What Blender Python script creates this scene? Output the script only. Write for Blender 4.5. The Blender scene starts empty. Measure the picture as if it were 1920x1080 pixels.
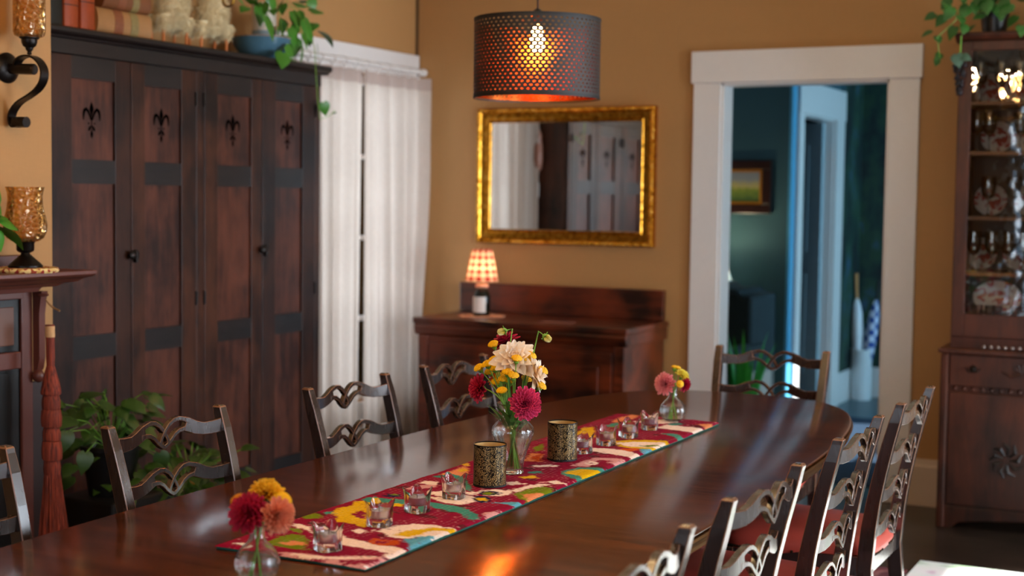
import bpy, math, random
from math import sin, cos, pi, radians as R, sqrt
from mathutils import Vector, Matrix, noise
random.seed(7)
scene = bpy.context.scene
COL = scene.collection

# ------------------------------------------------------------------ camera
F = 2690.3; YAW, PIT, ROLL = .47052, .06249, .0131; CZ = 1.45
fw = Vector((-sin(YAW)*cos(PIT), cos(YAW)*cos(PIT), -sin(PIT)))
r0 = Vector((cos(YAW), sin(YAW), 0)); u0 = r0.cross(fw)
rt = r0*cos(ROLL)+u0*sin(ROLL); up = -r0*sin(ROLL)+u0*cos(ROLL)
CAM = Vector((0, 0, CZ))
cd = bpy.data.cameras.new('camera'); cam = bpy.data.objects.new('camera', cd); COL.objects.link(cam)
cd.sensor_width = 36; cd.lens = 36*F/1920; cd.clip_start = .05
cam.matrix_world = Matrix(((rt.x, up.x, -fw.x, 0), (rt.y, up.y, -fw.y, 0), (rt.z, up.z, -fw.z, CZ), (0, 0, 0, 1)))
cd.dof.use_dof = True; cd.dof.focus_distance = 3.5; cd.dof.aperture_fstop = 2.8; cd.dof.aperture_blades = 0
scene.camera = cam
# points on real planes, measured once from the photograph
def ray(x, y): return ((x-960)/F)*rt-((y-540)/F)*up+fw
def onZ(x, y, z): d = ray(x, y); return CAM+d*((z-CZ)/d.z)
def onY(x, y, Y): d = ray(x, y); return CAM+d*(Y/d.y)
def onX(x, y, X): d = ray(x, y); return CAM+d*(X/d.x)

# ------------------------------------------------------------------ world, sun, window light
w = bpy.data.worlds.new('world'); scene.world = w; w.use_nodes = True
bg = w.node_tree.nodes['Background']; bg.inputs[0].default_value = (.55, .75, 1, 1); bg.inputs[1].default_value = 1.2
scene.view_settings.view_transform = 'Standard'; scene.view_settings.look = 'None'
scene.view_settings.exposure = 0.25; scene.view_settings.gamma = 1; scene.view_settings.use_curve_mapping = False
def area(name, loc, direction, sx, sy, power, col):
    l = bpy.data.lights.new(name, 'AREA'); l.shape = 'RECTANGLE'; l.size = sx; l.size_y = sy; l.energy = power; l.color = col
    o = bpy.data.objects.new(name, l); COL.objects.link(o); o.location = loc
    o.rotation_euler = Vector(direction).to_track_quat('-Z', 'Y').to_euler(); return o
DAY = (.88, .93, 1)
XL, YB, XR, YN, CE = -4.176, 6.99, 1.9, -2.4, 2.78
area('daylight_right_a', (2.25, 2.9, 1.45), (-1, 0, -.12), 1.5, 1.9, 150, DAY)
area('daylight_right_b', (2.25, 5.75, 1.2), (-1, -.1, -.12), 2.1, 1.8, 280, DAY)
area('daylight_near', (-.7, -2.75, 1.5), (0, 1, -.1), 2.6, 1.9, 80, DAY)
area('daylight_left', (-4.75, 6.35, 1.3), (1, 0, -.1), 1.0, 1.8, 35, (.95, .97, 1))
area('daylight_hall', (.35, 9.3, 1.4), (-1, 0, -.1), 1.5, 1.9, 85, (.42, .78, 1))
sl = bpy.data.lights.new('sun', 'SUN'); sl.energy = 20; sl.angle = .01; sl.color = (1, .95, .88)
so = bpy.data.objects.new('sun', sl); COL.objects.link(so)
so.rotation_euler = Vector((-1, -.3, -.65)).to_track_quat('-Z', 'Y').to_euler()

# ------------------------------------------------------------------ helpers: meshes
class MB:
    def __init__(s): s.v = []; s.f = []; s.uv = {}; s.tip = {}
    def add(s, vs, fs):
        n = len(s.v); s.v += [tuple(p) for p in vs]; s.f += [tuple(i+n for i in f) for f in fs]; return n
    def box(s, x0, x1, y0, y1, z0, z1, M=None):
        vs = [Vector(p) for p in ((x0,y0,z0),(x1,y0,z0),(x1,y1,z0),(x0,y1,z0),(x0,y0,z1),(x1,y0,z1),(x1,y1,z1),(x0,y1,z1))]
        if M: vs = [M @ p for p in vs]
        s.add(vs, [(0,3,2,1),(4,5,6,7),(0,1,5,4),(1,2,6,5),(2,3,7,6),(3,0,4,7)]); return s
    def prism(s, pts, axis, a, b, M=None):
        # polygon in the plane across axis ('x': pts are (y,z); 'y': (x,z); 'z': (x,y))
        n = len(pts)
        def P(p, t):
            q = {'x': (t, p[0], p[1]), 'y': (p[0], t, p[1]), 'z': (p[0], p[1], t)}[axis]
            return M @ Vector(q) if M else Vector(q)
        vs = [P(p, a) for p in pts]+[P(p, b) for p in pts]
        s.add(vs, [tuple(range(n))[::-1], tuple(range(n, 2*n))]+[(i, (i+1) % n, n+(i+1) % n, n+i) for i in range(n)]); return s
    def lathe(s, prof, c=(0,0,0), n=32, M=None, rfun=None, close=False):
        # prof: (r,z) list ; optional rfun(angle,z) multiplies r
        c = Vector(c); vs = []
        for (r, z) in prof:
            for k in range(n):
                a = 2*pi*k/n; q = r*(rfun(a, z) if rfun else 1)
                p = Vector((q*cos(a), q*sin(a), z)); p = (M @ p) if M else p
                vs.append(p+c)
        fs = []; b = len(s.v); m = len(prof)
        for i in range(m-1 if not close else m):
            j = (i+1) % m
            for k in range(n):
                f = (i*n+k, i*n+(k+1) % n, j*n+(k+1) % n, j*n+k)
                s.uv[len(s.f)+len(fs)] = [(k/n, prof[i][1]), ((k+1)/n, prof[i][1]), ((k+1)/n, prof[j][1]), (k/n, prof[j][1])]
                fs.append(f)
        if not close:
            if prof[0][0] > 1e-4: fs.append(tuple(range(n))[::-1])
            if prof[-1][0] > 1e-4: fs.append(tuple(range((m-1)*n, m*n)))
        s.add(vs, fs); return s
    def open_lathe(s, prof, c=(0,0,0), n=48, M=None):
        k0 = len(s.f); s.lathe(prof, c, n, M)
        s.f = [f for i, f in enumerate(s.f) if not (i >= k0 and len(f) > 4)]; return s
    def tube(s, pts, rad, n=8, cap=True, flat=None):
        pts = [Vector(p) for p in pts]; m = len(pts)
        if not hasattr(rad, '__len__'): rad = [rad]*m
        t0 = (pts[1]-pts[0]).normalized()
        ref = Vector((0, 0, 1)) if abs(t0.z) < .9 else Vector((1, 0, 0))
        a = t0.cross(ref).normalized(); vs = []
        for i in range(m):
            t = (pts[min(i+1, m-1)]-pts[max(i-1, 0)]).normalized()
            a = (a-t*a.dot(t)).normalized(); b = t.cross(a)
            for k in range(n):
                th = 2*pi*k/n
                vs.append(pts[i]+(a*cos(th)*(flat or 1)+b*sin(th))*rad[i])
        fs = [(i*n+k, i*n+(k+1) % n, (i+1)*n+(k+1) % n, (i+1)*n+k) for i in range(m-1) for k in range(n)]
        if cap: fs += [tuple(range(n))[::-1], tuple(range((m-1)*n, m*n))]
        s.add(vs, fs); return s
    def strip(s, pts, wid, y0, y1, curve=0.):
        # flat band in the x-z plane with thickness y0..y1 ; pts (x,z) ; wid per point ; bowed back by curve
        m = len(pts); vs = []
        if not hasattr(wid, '__len__'): wid = [wid]*m
        for i in range(m):
            p = Vector(pts[i]); q = Vector(pts[min(i+1, m-1)])-Vector(pts[max(i-1, 0)]); q.normalize(); nn = Vector((-q.y, q.x))
            for (sg, y) in ((1, y0), (-1, y0), (-1, y1), (1, y1)):
                e = p+nn*sg*wid[i]/2; vs.append((e.x, y-curve*(1-(e.x/.19)**2), e.y))
        fs = [(i*4+k, i*4+(k+1) % 4, i*4+4+(k+1) % 4, i*4+4+k) for i in range(m-1) for k in range(4)]
        fs += [(0, 3, 2, 1), tuple((m-1)*4+k for k in range(4))]
        s.add(vs, fs); return s
    def sphere(s, c, r, n=12, m=8, sc=(1,1,1)):
        c = Vector(c); vs = [c+Vector((0, 0, -r*sc[2]))]
        for i in range(1, m):
            a = -pi/2+pi*i/m
            for k in range(n): vs.append(c+Vector((r*cos(a)*cos(2*pi*k/n)*sc[0], r*cos(a)*sin(2*pi*k/n)*sc[1], r*sin(a)*sc[2])))
        vs.append(c+Vector((0, 0, r*sc[2]))); L = len(vs)-1
        fs = [(0, 1+(k+1) % n, 1+k) for k in range(n)]
        fs += [(1+i*n+k, 1+i*n+(k+1) % n, 1+(i+1)*n+(k+1) % n, 1+(i+1)*n+k) for i in range(m-2) for k in range(n)]
        fs += [(L, 1+(m-2)*n+k, 1+(m-2)*n+(k+1) % n) for k in range(n)]
        s.add(vs, fs); return s
    def build(s, name, mat, parent=None, smooth=False, bevel=0, seg=2, edge=None, loc=None, local=False, sub=0, solid=0):
        me = bpy.data.meshes.new(name)
        off = Vector((0, 0, 0))
        if parent is not None and not local: off = world_loc(parent)
        if loc is not None: off = Vector(loc)
        me.from_pydata([tuple(Vector(p)-off) for p in s.v], [], s.f)
        if s.uv:
            L = me.uv_layers.new(name='UVMap').data
            for p in me.polygons:
                u = s.uv.get(p.index)
                if u and len(u) == len(p.vertices):
                    for li, q in zip(p.loop_indices, u): L[li].uv = q
        if s.tip:
            at_ = me.attributes.new('tip', 'FLOAT', 'POINT')
            for i_, t_ in s.tip.items(): at_.data[i_].value = t_
        me.materials.append(mat)
        if edge: me.materials.append(edge)
        if smooth:
            me.polygons.foreach_set('use_smooth', [True]*len(me.polygons))
            try: me.set_sharp_from_angle(angle=R(40))
            except Exception: pass
        o = bpy.data.objects.new(name, me); COL.objects.link(o)
        if parent is not None: o.parent = parent
        elif loc is not None: o.location = off
        if solid:
            m = o.modifiers.new('solid', 'SOLIDIFY'); m.thickness = solid
        if bevel:
            m = o.modifiers.new('bevel', 'BEVEL'); m.width = bevel; m.segments = seg; m.limit_method = 'ANGLE'; m.angle_limit = R(38)
            if edge: m.material = 1
        if sub:
            m = o.modifiers.new('sub', 'SUBSURF'); m.levels = m.render_levels = sub
        return o
def world_loc(o):
    p = Vector((0, 0, 0))
    while o is not None: p += Vector(o.location); o = o.parent
    return p
def tag(o, label=None, cat=None, group=None, kind=None):
    if label: o['label'] = label
    if cat: o['category'] = cat
    if group: o['group'] = group
    if kind: o['kind'] = kind
    return o
def thing(name, loc, label, cat, group=None, rz=0):
    o = bpy.data.objects.new(name, None); COL.objects.link(o); o.empty_display_size = .05
    o.location = loc; o.rotation_euler = (0, 0, rz); return tag(o, label, cat, group)
def struct(name, mb, mat, **k): return tag(mb.build(name, mat, **k), kind='structure')
def copy_tree(o, parent=None):
    c = o.copy(); COL.objects.link(c)
    if parent: c.parent = parent
    for ch in list(o.children): copy_tree(ch, c)
    return c

# ------------------------------------------------------------------ helpers: materials
def sr(h):
    h = h.lstrip('#'); c = [int(h[i:i+2], 16)/255 for i in (0, 2, 4)]
    return tuple((x/12.92 if x <= .04045 else ((x+.055)/1.055)**2.4) for x in c)+(1,)
class NT:
    def __init__(s, name):
        s.m = bpy.data.materials.new(name); s.m.use_nodes = True; s.t = s.m.node_tree
        s.b = s.t.nodes['Principled BSDF']; s.out = s.t.nodes['Material Output']
    def n(s, typ, ins=None, **at):
        x = s.t.nodes.new('ShaderNode'+typ)
        for k, v in at.items(): setattr(x, k, v)
        for k, v in (ins or {}).items():
            if isinstance(v, bpy.types.NodeSocket): s.t.links.new(v, x.inputs[k])
            else: x.inputs[k].default_value = v
        return x
    def link(s, a, b): s.t.links.new(a, b)
    def math(s, op, a, b=0., c=0.): return s.n('Math', {0: a, 1: b, 2: c}, operation=op).outputs[0]
    def mix(s, f, a, b): return s.n('Mix', {0: f, 6: a, 7: b}, data_type='RGBA').outputs[2]
    def ramp(s, f, stops):
        x = s.n('ValToRGB', {0: f}); e = x.color_ramp.elements
        while len(e) < len(stops): e.new(.5)
        for i, (p, c) in enumerate(stops): e[i].position = p; e[i].color = c
        return x.outputs[0]
    def bump(s, h, st=.3, d=.002): s.link(s.n('Bump', {'Height': h, 'Strength': st, 'Distance': d}).outputs[0], s.b.inputs['Normal'])
    def set(s, **k):
        for a, v in k.items():
            a = {'base': 'Base Color', 'rough': 'Roughness', 'metal': 'Metallic', 'trans': 'Transmission Weight', 'ior': 'IOR', 'spec': 'Specular IOR Level', 'emc': 'Emission Color', 'ems': 'Emission Strength', 'alpha': 'Alpha', 'coat': 'Coat Weight', 'coatr': 'Coat Roughness', 'sss': 'Subsurface Weight', 'sheen': 'Sheen Weight'}[a]
            if isinstance(v, bpy.types.NodeSocket): s.link(v, s.b.inputs[a])
            else: s.b.inputs[a].default_value = v
        return s
def plain(name, c, rough=.6, var=.12, sc=30, bump=0., **k):
    m = NT(name); c = sr(c) if isinstance(c, str) else c
    no = m.n('TexNoise', {'Vector': m.n('TexCoord').outputs['Object'], 'Scale': sc, 'Detail': 4})
    m.set(base=m.mix(m.math('MULTIPLY', no.outputs[0], 1), tuple(x*(1-var) for x in c[:3])+(1,), tuple(min(1, x*(1+var)) for x in c[:3])+(1,)), rough=rough, **k)
    if bump: m.bump(no.outputs[0], bump)
    return m.m
def wood(name, dark, light, axis='z', rough=.4, sc=9, coat=0., bump=.12, blot=.35, spec=.5, stretch=14):
    m = NT(name); tc = m.n('TexCoord').outputs['Object']
    s = {'x': (1/stretch*2, 1, 1), 'y': (1, 1/stretch*2, 1), 'z': (1, 1, 1/stretch*2)}[axis]
    mp = m.n('Mapping', {'Vector': tc, 'Scale': s}).outputs[0]
    n1 = m.n('TexNoise', {'Vector': mp, 'Scale': sc*3, 'Detail': 8, 'Roughness': .62, 'Distortion': .4}).outputs[0]
    n2 = m.n('TexNoise', {'Vector': mp, 'Scale': sc*14, 'Detail': 3, 'Roughness': .7}).outputs[0]
    n3 = m.n('TexNoise', {'Vector': tc, 'Scale': 3.5, 'Detail': 3}).outputs[0]
    f = m.math('ADD', m.math('MULTIPLY', n1, .7), m.math('MULTIPLY', n2, .3))
    f = m.math('ADD', f, m.math('MULTIPLY', m.math('SUBTRACT', n3, .5), blot*2))
    c = m.ramp(f, [(.33, sr(dark)), (.66, sr(light))])
    m.set(base=c, rough=m.math('ADD', m.math('MULTIPLY', n2, .12), rough-.06), spec=spec)
    if coat: m.set(coat=coat, coatr=.12)
    if bump: m.bump(m.math('ADD', n2, m.math('MULTIPLY', n1, .5)), bump, .001)
    return m.m
def glass(name, c=(1, 1, 1, 1), rough=0., ior=1.45, thin=.04):
    m = NT(name); m.set(base=c, rough=rough, trans=1., ior=ior)
    nz = m.n('TexNoise', {'Vector': m.n('TexCoord').outputs['Object'], 'Scale': 25}); m.bump(nz.outputs[0], .03, .002)
    tr = m.n('BsdfTransparent', {'Color': (.97, .99, .98, 1)}); mx = m.n('MixShader', {0: thin}); m.link(m.b.outputs[0], mx.inputs[1]); m.link(tr.outputs[0], mx.inputs[2]); m.link(mx.outputs[0], m.out.inputs[0])
    return m.m
def pane(name, tint=(.95, .98, 1, 1), fr=.12, wav=0.):
    m = NT(name); t = m.n('BsdfTransparent', {'Color': tint}); g = m.n('BsdfGlossy', {'Roughness': .01})
    lw = m.n('Fresnel', {'IOR': 1.45}).outputs[0]
    if wav:
        nz = m.n('TexNoise', {'Vector': m.n('TexCoord').outputs['Object'], 'Scale': 14, 'Detail': 1})
        b = m.n('Bump', {'Height': nz.outputs[0], 'Strength': wav, 'Distance': .01}).outputs[0]; m.link(b, g.inputs['Normal'])
    mx = m.n('MixShader', {0: m.math('ADD', lw, fr)}); m.link(t.outputs[0], mx.inputs[1]); m.link(g.outputs[0], mx.inputs[2])
    m.link(mx.outputs[0], m.out.inputs[0]); return m.m
def emit(name, c, s):
    m = NT(name); m.set(base=c, emc=c, ems=s); return m.m
def cloth(name, c1, tl=.5, weave=350, c2=None):
    m = NT(name); tc = m.n('TexCoord').outputs['Object']
    nz = m.n('TexNoise', {'Vector': m.n('Mapping', {'Vector': tc, 'Scale': (1, 1, .12)}).outputs[0], 'Scale': weave, 'Detail': 2}).outputs[0]
    col = m.mix(nz, sr(c1), sr(c2 or c1)); d = m.n('BsdfDiffuse', {'Color': col}); t = m.n('BsdfTranslucent', {'Color': col})
    mx = m.n('MixShader', {0: tl}); m.link(d.outputs[0], mx.inputs[1]); m.link(t.outputs[0], mx.inputs[2]); m.link(mx.outputs[0], m.out.inputs[0])
    return m.m

# walls: woven grass-cloth paint
def wallmat(name, c, var=.1):
    m = NT(name); tc = m.n('TexCoord').outputs['Object']
    a = m.n('TexNoise', {'Vector': m.n('Mapping', {'Vector': tc, 'Scale': (6, 6, 90)}).outputs[0], 'Scale': 4, 'Detail': 3}).outputs[0]
    b = m.n('TexNoise', {'Vector': m.n('Mapping', {'Vector': tc, 'Scale': (90, 90, 6)}).outputs[0], 'Scale': 3, 'Detail': 2}).outputs[0]
    f = m.math('MULTIPLY', m.math('ADD', a, b), .5); c = sr(c)
    m.set(base=m.mix(f, tuple(x*(1-var) for x in c[:3])+(1,), tuple(x*(1+var) for x in c[:3])+(1,)), rough=.75); m.bump(f, .25, .002); return m.m
M_wall = wallmat('mustard_grasscloth', '#ad7f4c')
M_white = plain('white_trim_paint', '#dcd8d6', .35, .03)
M_ceil = plain('ceiling_plaster', '#d9c9a8', .9, .04)
M_teal = plain('teal_wall_paint', '#2c5560', .7, .08, 4)
M_floor = wood('dark_floorboards', '#17110d', '#2e231b', 'x', .3, 5, blot=.2)
M_hfloor = plain('slate_blue_hall_floor', '#2d5560', .35, .2, 3)
M_black = plain('black_paint', '#0c0b0b', .5, .2)
M_iron = plain('dark_bronze_metal', '#1d1714', .35, .25, 40, metal=.7)
M_brass = plain('aged_brass', '#8a6428', .3, .2, 40, metal=1.)
M_cab = wood('walnut_cabinet_panel', '#190b06', '#4a2716', 'z', .42, 7, blot=.45, spec=.35)
M_cabr = wood('cabinet_dark_rail', '#0e0908', '#1f1411', 'y', .42, 7, blot=.2)
M_cabs = wood('cabinet_dark_stile', '#190c08', '#3c2014', 'z', .42, 7, blot=.45, spec=.35)
M_table = wood('mahogany_table_top', '#2e1107', '#66300f', 'x', .15, 10, blot=.12, bump=.04, spec=.5, stretch=30)
M_tedge = wood('mahogany_table_edge', '#2a1508', '#5a3a1c', 'y', .18, 10, blot=.12, bump=.03, spec=.9)
M_chair = wood('dark_mahogany_chair', '#1c0f0a', '#2b170e', 'z', .27, 2, blot=.1, bump=0, spec=1., coat=.7)
M_worn = wood('worn_chair_edge', '#4a2a18', '#85563a', 'z', .3, 12, bump=0, spec=.8)
M_side = wood('red_mahogany_sideboard', '#1e0a04', '#6c2b10', 'x', .3, 4, blot=.5, spec=.7)
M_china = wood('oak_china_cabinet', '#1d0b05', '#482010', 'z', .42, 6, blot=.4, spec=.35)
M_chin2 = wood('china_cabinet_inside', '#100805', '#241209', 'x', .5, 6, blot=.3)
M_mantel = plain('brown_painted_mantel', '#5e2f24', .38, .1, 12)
M_seat = plain('salmon_red_leather', '#b8483a', .38, .22, 9, bump=.15)
M_nail = plain('tarnished_nailhead', '#3a2a1c', .3, .2, 60, metal=.9)
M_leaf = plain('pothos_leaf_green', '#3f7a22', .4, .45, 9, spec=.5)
M_leafd = plain('dark_ivy_green', '#2b5a1c', .42, .45, 9)
M_stem = plain('flower_stem_green', '#6fa03a', .5, .2)
M_pot = plain('black_plant_pot', '#0d0e0f', .35, .1)
M_glass = glass('clear_glass'); M_water = glass('water', (.97, 1, .98, 1), 0, 1.33, .6)
M_pane = pane('window_pane')
M_bulb = emit('warm_bulb_glow', (1, .50, .14, 1), 60)
M_cord = plain('black_cord', '#0a0808', .6)

# ------------------------------------------------------------------ the room
def wall_with_holes(name, axis, at, thick, u0, u1, z0, z1, holes, mat):
    # a wall slab across 'x' or 'y' with rectangular openings (ua,ub,za,zb)
    mb = MB(); us = sorted({u0, u1, *[h[0] for h in holes], *[h[1] for h in holes]}); zs = sorted({z0, z1, *[h[2] for h in holes], *[h[3] for h in holes]})
    for a, b in zip(us, us[1:]):
        run = None
        for c, d in zip(zs, zs[1:]):
            if any(h[0] < (a+b)/2 < h[1] and h[2] < (c+d)/2 < h[3] for h in holes): continue
            if axis == 'x': mb.box(at, at+thick, a, b, c, d)
            else: mb.box(a, b, at, at+thick, c, d)
    return struct(name, mb, mat)
HX0, HX1, HY1 = -2.56, .1, 10.75
struct('floor', MB().box(XL-.1, XR+.1, YN-.1, YB+.06, -.06, 0), M_floor)
struct('floor_hall', MB().box(-4.6, .2, YB+.06, 13, -.06, 0), M_hfloor)
struct('ceiling', MB().box(XL-.1, XR+.1, YN-.1, YB+.2, CE, CE+.1), M_ceil)
DX0, DX1, DZ = -2.378, -1.536, 2.045
wall_with_holes('wall_back', 'y', YB, .14, XL-.15, XR+.15, 0, CE, [(DX0, DX1, -1, DZ)], M_wall)
wall_with_holes('wall_left', 'x', XL, -.14, YN-.15, YB+.14, 0, CE, [(5.86, 6.86, .35, 2.1)], M_wall)
wall_with_holes('wall_right', 'x', XR, .16, YN-.15, YB+.14, 0, CE, [(2.2, 3.6, .45, 2.3), (4.75, 6.83, .2, 2.0)], M_wall)
wall_with_holes('wall_near', 'y', YN, -.16, XL-.15, XR+.15, 0, CE, [(-2.1, -.85, .5, 2.4), (-.55, .7, .5, 2.4)], M_wall)
BX, BY = -3.47, 3.50
struct('wall_chimney', MB().box(XL, BX, 1.2, BY, 0, CE), M_wall)
# windows of the dining room
def window(i, axis, at, u0, u1, z0, z1, cols, rows, s):
    mb = MB(); t = .05
    def b(a, c, d, e, dep=.045):
        if axis == 'x': mb.box(at-dep/2, at+dep/2, a, c, d, e)
        else: mb.box(a, c, at-dep/2, at+dep/2, d, e)
    b(u0, u0+t, z0, z1); b(u1-t, u1, z0, z1); b(u0+t, u1-t, z0, z0+t); b(u0+t, u1-t, z1-t, z1)
    for k in range(1, cols): x = u0+(u1-u0)*k/cols; b(x-.012, x+.012, z0+t, z1-t, .03)
    for k in range(1, rows): z = z0+(z1-z0)*k/rows; b(u0+t, u1-t, z-.012, z+.012, .026)
    o = struct('window_%d' % i, mb, M_white)
    g = MB()
    if axis == 'x': g.box(at-.003, at+.003, u0+t, u1-t, z0+t, z1-t)
    else: g.box(u0+t, u1-t, at-.003, at+.003, z0+t, z1-t)
    g.build('window_pane', M_pane, o)
    m2 = MB(); c = .1
    for q in ((u0-c, u0, z0-c, z1+c), (u1, u1+c, z0-c, z1+c), (u0, u1, z1, z1+c), (u0, u1, z0-c, z0)):
        a_, b_ = sorted((s, s+.02*sgn(axis, at)))
        if axis == 'x': m2.box(a_, b_, q[0], q[1], q[2], q[3])
        else: m2.box(q[0], q[1], a_, b_, q[2], q[3])
    m2.build('window_casing', M_white, o)
def sgn(axis, at): return -1 if (axis == 'x' and at > 0) else 1
window(1, 'x', XL-.09, 5.86, 6.86, .35, 2.1, 2, 4, XL)
window(2, 'x', XR+.1, 2.2, 3.6, .45, 2.3, 3, 4, XR)
window(3, 'x', XR+.1, 4.75, 6.83, .2, 2.0, 3, 1, XR)
window(4, 'y', YN-.1, -2.1, -.85, .5, 2.4, 2, 3, YN)
window(5, 'y', YN-.1, -.55, .7, .5, 2.4, 2, 3, YN)
# head board of the left window, against the corner
struct('trim_1', MB().box(XL, XL+.028, 5.6, YB-.012, 2.165, 2.238), M_white, bevel=.004)
# corner moulding strip
struct('trim_2', MB().box(XL, XL+.012, YB-.012, YB, 0, CE), plain('corner_strip_brown', '#3f2a14', .6))
# door casing
mb = MB(); y0, y1 = YB-.022, YB
mb.box(-2.522, DX0, y0, y1, 0, DZ); mb.box(DX1, -1.392, y0, y1, 0, DZ); mb.box(-2.534, -1.381, y0-.008, y1, DZ, 2.205)
struct('trim_3', mb, M_white, bevel=.003)
mb = MB(); mb.box(DX0, DX0+.012, YB, YB+.14, 0, DZ); mb.box(DX1-.012, DX1, YB, YB+.14, 0, DZ); mb.box(DX0, DX1, YB, YB+.14, DZ-.012, DZ)
struct('trim_4', mb, M_white)
mb = MB()
for a, b in ((XL, -2.522), (-1.392, XR)):
    mb.prism([(YB-.018, 0), (YB, 0), (YB, .225), (YB-.008, .225), (YB-.012, .2), (YB-.018, .19)], 'x', a, b)
struct('baseboard_back', mb, plain('cream_baseboard', '#c9b29c', .4, .03))
struct('baseboard_right', MB().box(XR-.018, XR, YN, YB, 0, .22), M_white)
struct('baseboard_near', MB().box(XL, XR, YN, YN+.018, 0, .22), M_white)
mb = MB(); mb.box(XL, XL+.018, 5.65, YB-.02, 0, .22); mb.box(XL, XL+.018, YN+.02, 1.2, 0, .22)
struct('baseboard_left', mb, M_white)

# ---- the hall beyond the doorway
M_mural = NT('dark_tree_mural')
_tc = M_mural.n('TexCoord').outputs['Object']
_n1 = M_mural.n('TexNoise', {'Vector': M_mural.n('Mapping', {'Vector': _tc, 'Scale': (2.4, 2.4, 1)}).outputs[0], 'Scale': 2.4, 'Detail': 6}).outputs[0]
_n2 = M_mural.n('TexNoise', {'Vector': _tc, 'Scale': 14, 'Detail': 4}).outputs[0]
_f = M_mural.math('ADD', M_mural.math('MULTIPLY', _n1, .75), M_mural.math('MULTIPLY', _n2, .25))
M_mural.set(base=M_mural.ramp(_f, [(.38, sr('#0c1a20')), (.48, sr('#16362f')), (.56, sr('#24442f')), (.64, sr('#31506a'))]), rough=.7); M_mural = M_mural.m
struct('ceiling_hall', MB().box(-4.6, .25, YB+.2, 13, 2.5, 2.6), plain('hall_ceiling', '#7d98a5', .9))
wall_with_holes('wall_hall_left', 'x', HX0, -.11, 8.97, HY1+.1, 0, 2.5, [(9.11, 9.93, -1, 2.02)], M_teal)
struct('wall_hall_mural_left', MB().box(HX0, HX0+.006, 10.145, HY1, .225, 2.5), M_mural)
struct('wall_hall_mural_end', MB().box(HX0, HX1, HY1-.006, HY1, .225, 2.5), M_mural)
mb = MB(); mb.box(HX0, HX0+.016, 10.145, HY1, 0, .225); mb.box(HX0, HX1, HY1-.022, HY1-.006, 0, .225)
struct('baseboard_hall', mb, M_white)
struct('wall_hall_end', MB().box(-2.7, .25, HY1, HY1+.1, 0, 2.5), M_teal)
wall_with_holes('wall_hall_right', 'x', HX1, .12, YB+.14, HY1+.1, 0, 2.5, [(8.5, 10.1, .4, 2.25)], M_teal)
struct('wall_parlor_end', MB().box(-4.6, HX0-.004, 8.89, 8.97, 0, 2.5), M_teal)
struct('wall_parlor_left', MB().box(-4.7, -4.6, YB+.14, 13, 0, 2.5), M_teal)
struct('wall_closet', MB().box(-4.6, HX0-.11, 10.9, 11.0, 0, 2.5), plain('plum_wall', '#2b0f1c', .8))
mb = MB(); X = HX0
mb.box(X-.002, X+.024, 8.99, 9.11, 0, 2.02); mb.box(X-.002, X+.024, 9.93, 10.145, 0, 2.02); mb.box(X-.002, X+.03, 8.98, 10.15, 2.02, 2.225)
mb.box(X-.11, X, 9.105, 9.12, 0, 2.02); mb.box(X-.11, X, 9.92, 9.935, 0, 2.02); mb.box(X-.11, X, 9.105, 9.935, 2.01, 2.022)
struct('trim_5', mb, M_white)
struct('trim_6', MB().box(HX0-.012, HX0+.006, 8.885, 8.985, 0, 2.5), plain('blue_corner_trim', '#4f9fc4', .5))
window(6, 'x', HX1+.06, 8.5, 10.1, .4, 2.25, 2, 2, HX1)
# the door leaf of the hall doorway, opened inwards
d = struct('door_1', MB().box(-.8, 0, -.02, .02, .01, 2.0).box(-.68, -.42, -.026, .026, .25, .95).box(-.36, -.1, -.026, .026, .25, .95).box(-.68, -.42, -.026, .026, 1.1, 1.85).box(-.36, -.1, -.026, .026, 1.1, 1.85), plain('grey_door_paint', '#8fa3ab', .5), local=True, bevel=.004)
d.location = (HX0-.06, 9.9, 0); d.rotation_euler = (0, 0, R(-14))
h = MB(); h.sphere((-.72, -.055, 1.0), .028).tube([(-.72, -.02, 1.0), (-.72, -.05, 1.0)], .012).build('door_knob', M_brass, d, smooth=True, local=True)

# ------------------------------------------------------------------ dining table, rug, runner
TZ = .75; TC = (-1.592, 3.05)
def superell(a, b, n, e, cx=0, cy=0):
    o = []
    for k in range(n):
        t = 2*pi*k/n; c, s_ = cos(t), sin(t)
        o.append((cx+b*math.copysign(abs(c)**(2/e), c), cy+a*math.copysign(abs(s_)**(2/e), s_)))
    return o
tab = thing('dining_table', (TC[0], TC[1], 0), 'long dark mahogany dining table with rounded ends in the middle of the room', 'table')
def table_shell(profile, e=3.2, n=160):
    # profile: list of (inset, z)
    mb = MB(); rings = [superell(1.985-i, .597-i, n, e) for i, z in profile]
    vs = [(p[0], p[1], z) for (i, z), rg in zip(profile, rings) for p in rg]
    m = len(profile); fs = [(i*n+k, i*n+(k+1) % n, (i+1)*n+(k+1) % n, (i+1)*n+k) for i in range(m-1) for k in range(n)]
    fs += [tuple(range(n))[::-1], tuple(range((m-1)*n, m*n))]
    mb.add(vs, fs); return mb
table_shell([(.014, .7405), (.006, .7455), (.006, .748), (.012, .75)]).build('tabletop', M_table, tab, smooth=True, local=True)
table_shell([(.03, .704), (.014, .706), (.009, .712), (.012, .72), (.02, .726), (.006, .731), (0, .736), (.003, .7405)]).build('edge_moulding', M_tedge, tab, smooth=True, local=True)
mb = MB(); o_ = superell(1.80, .46, 80, 3.6); i_ = superell(1.775, .435, 80, 3.6); n = 80
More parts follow.
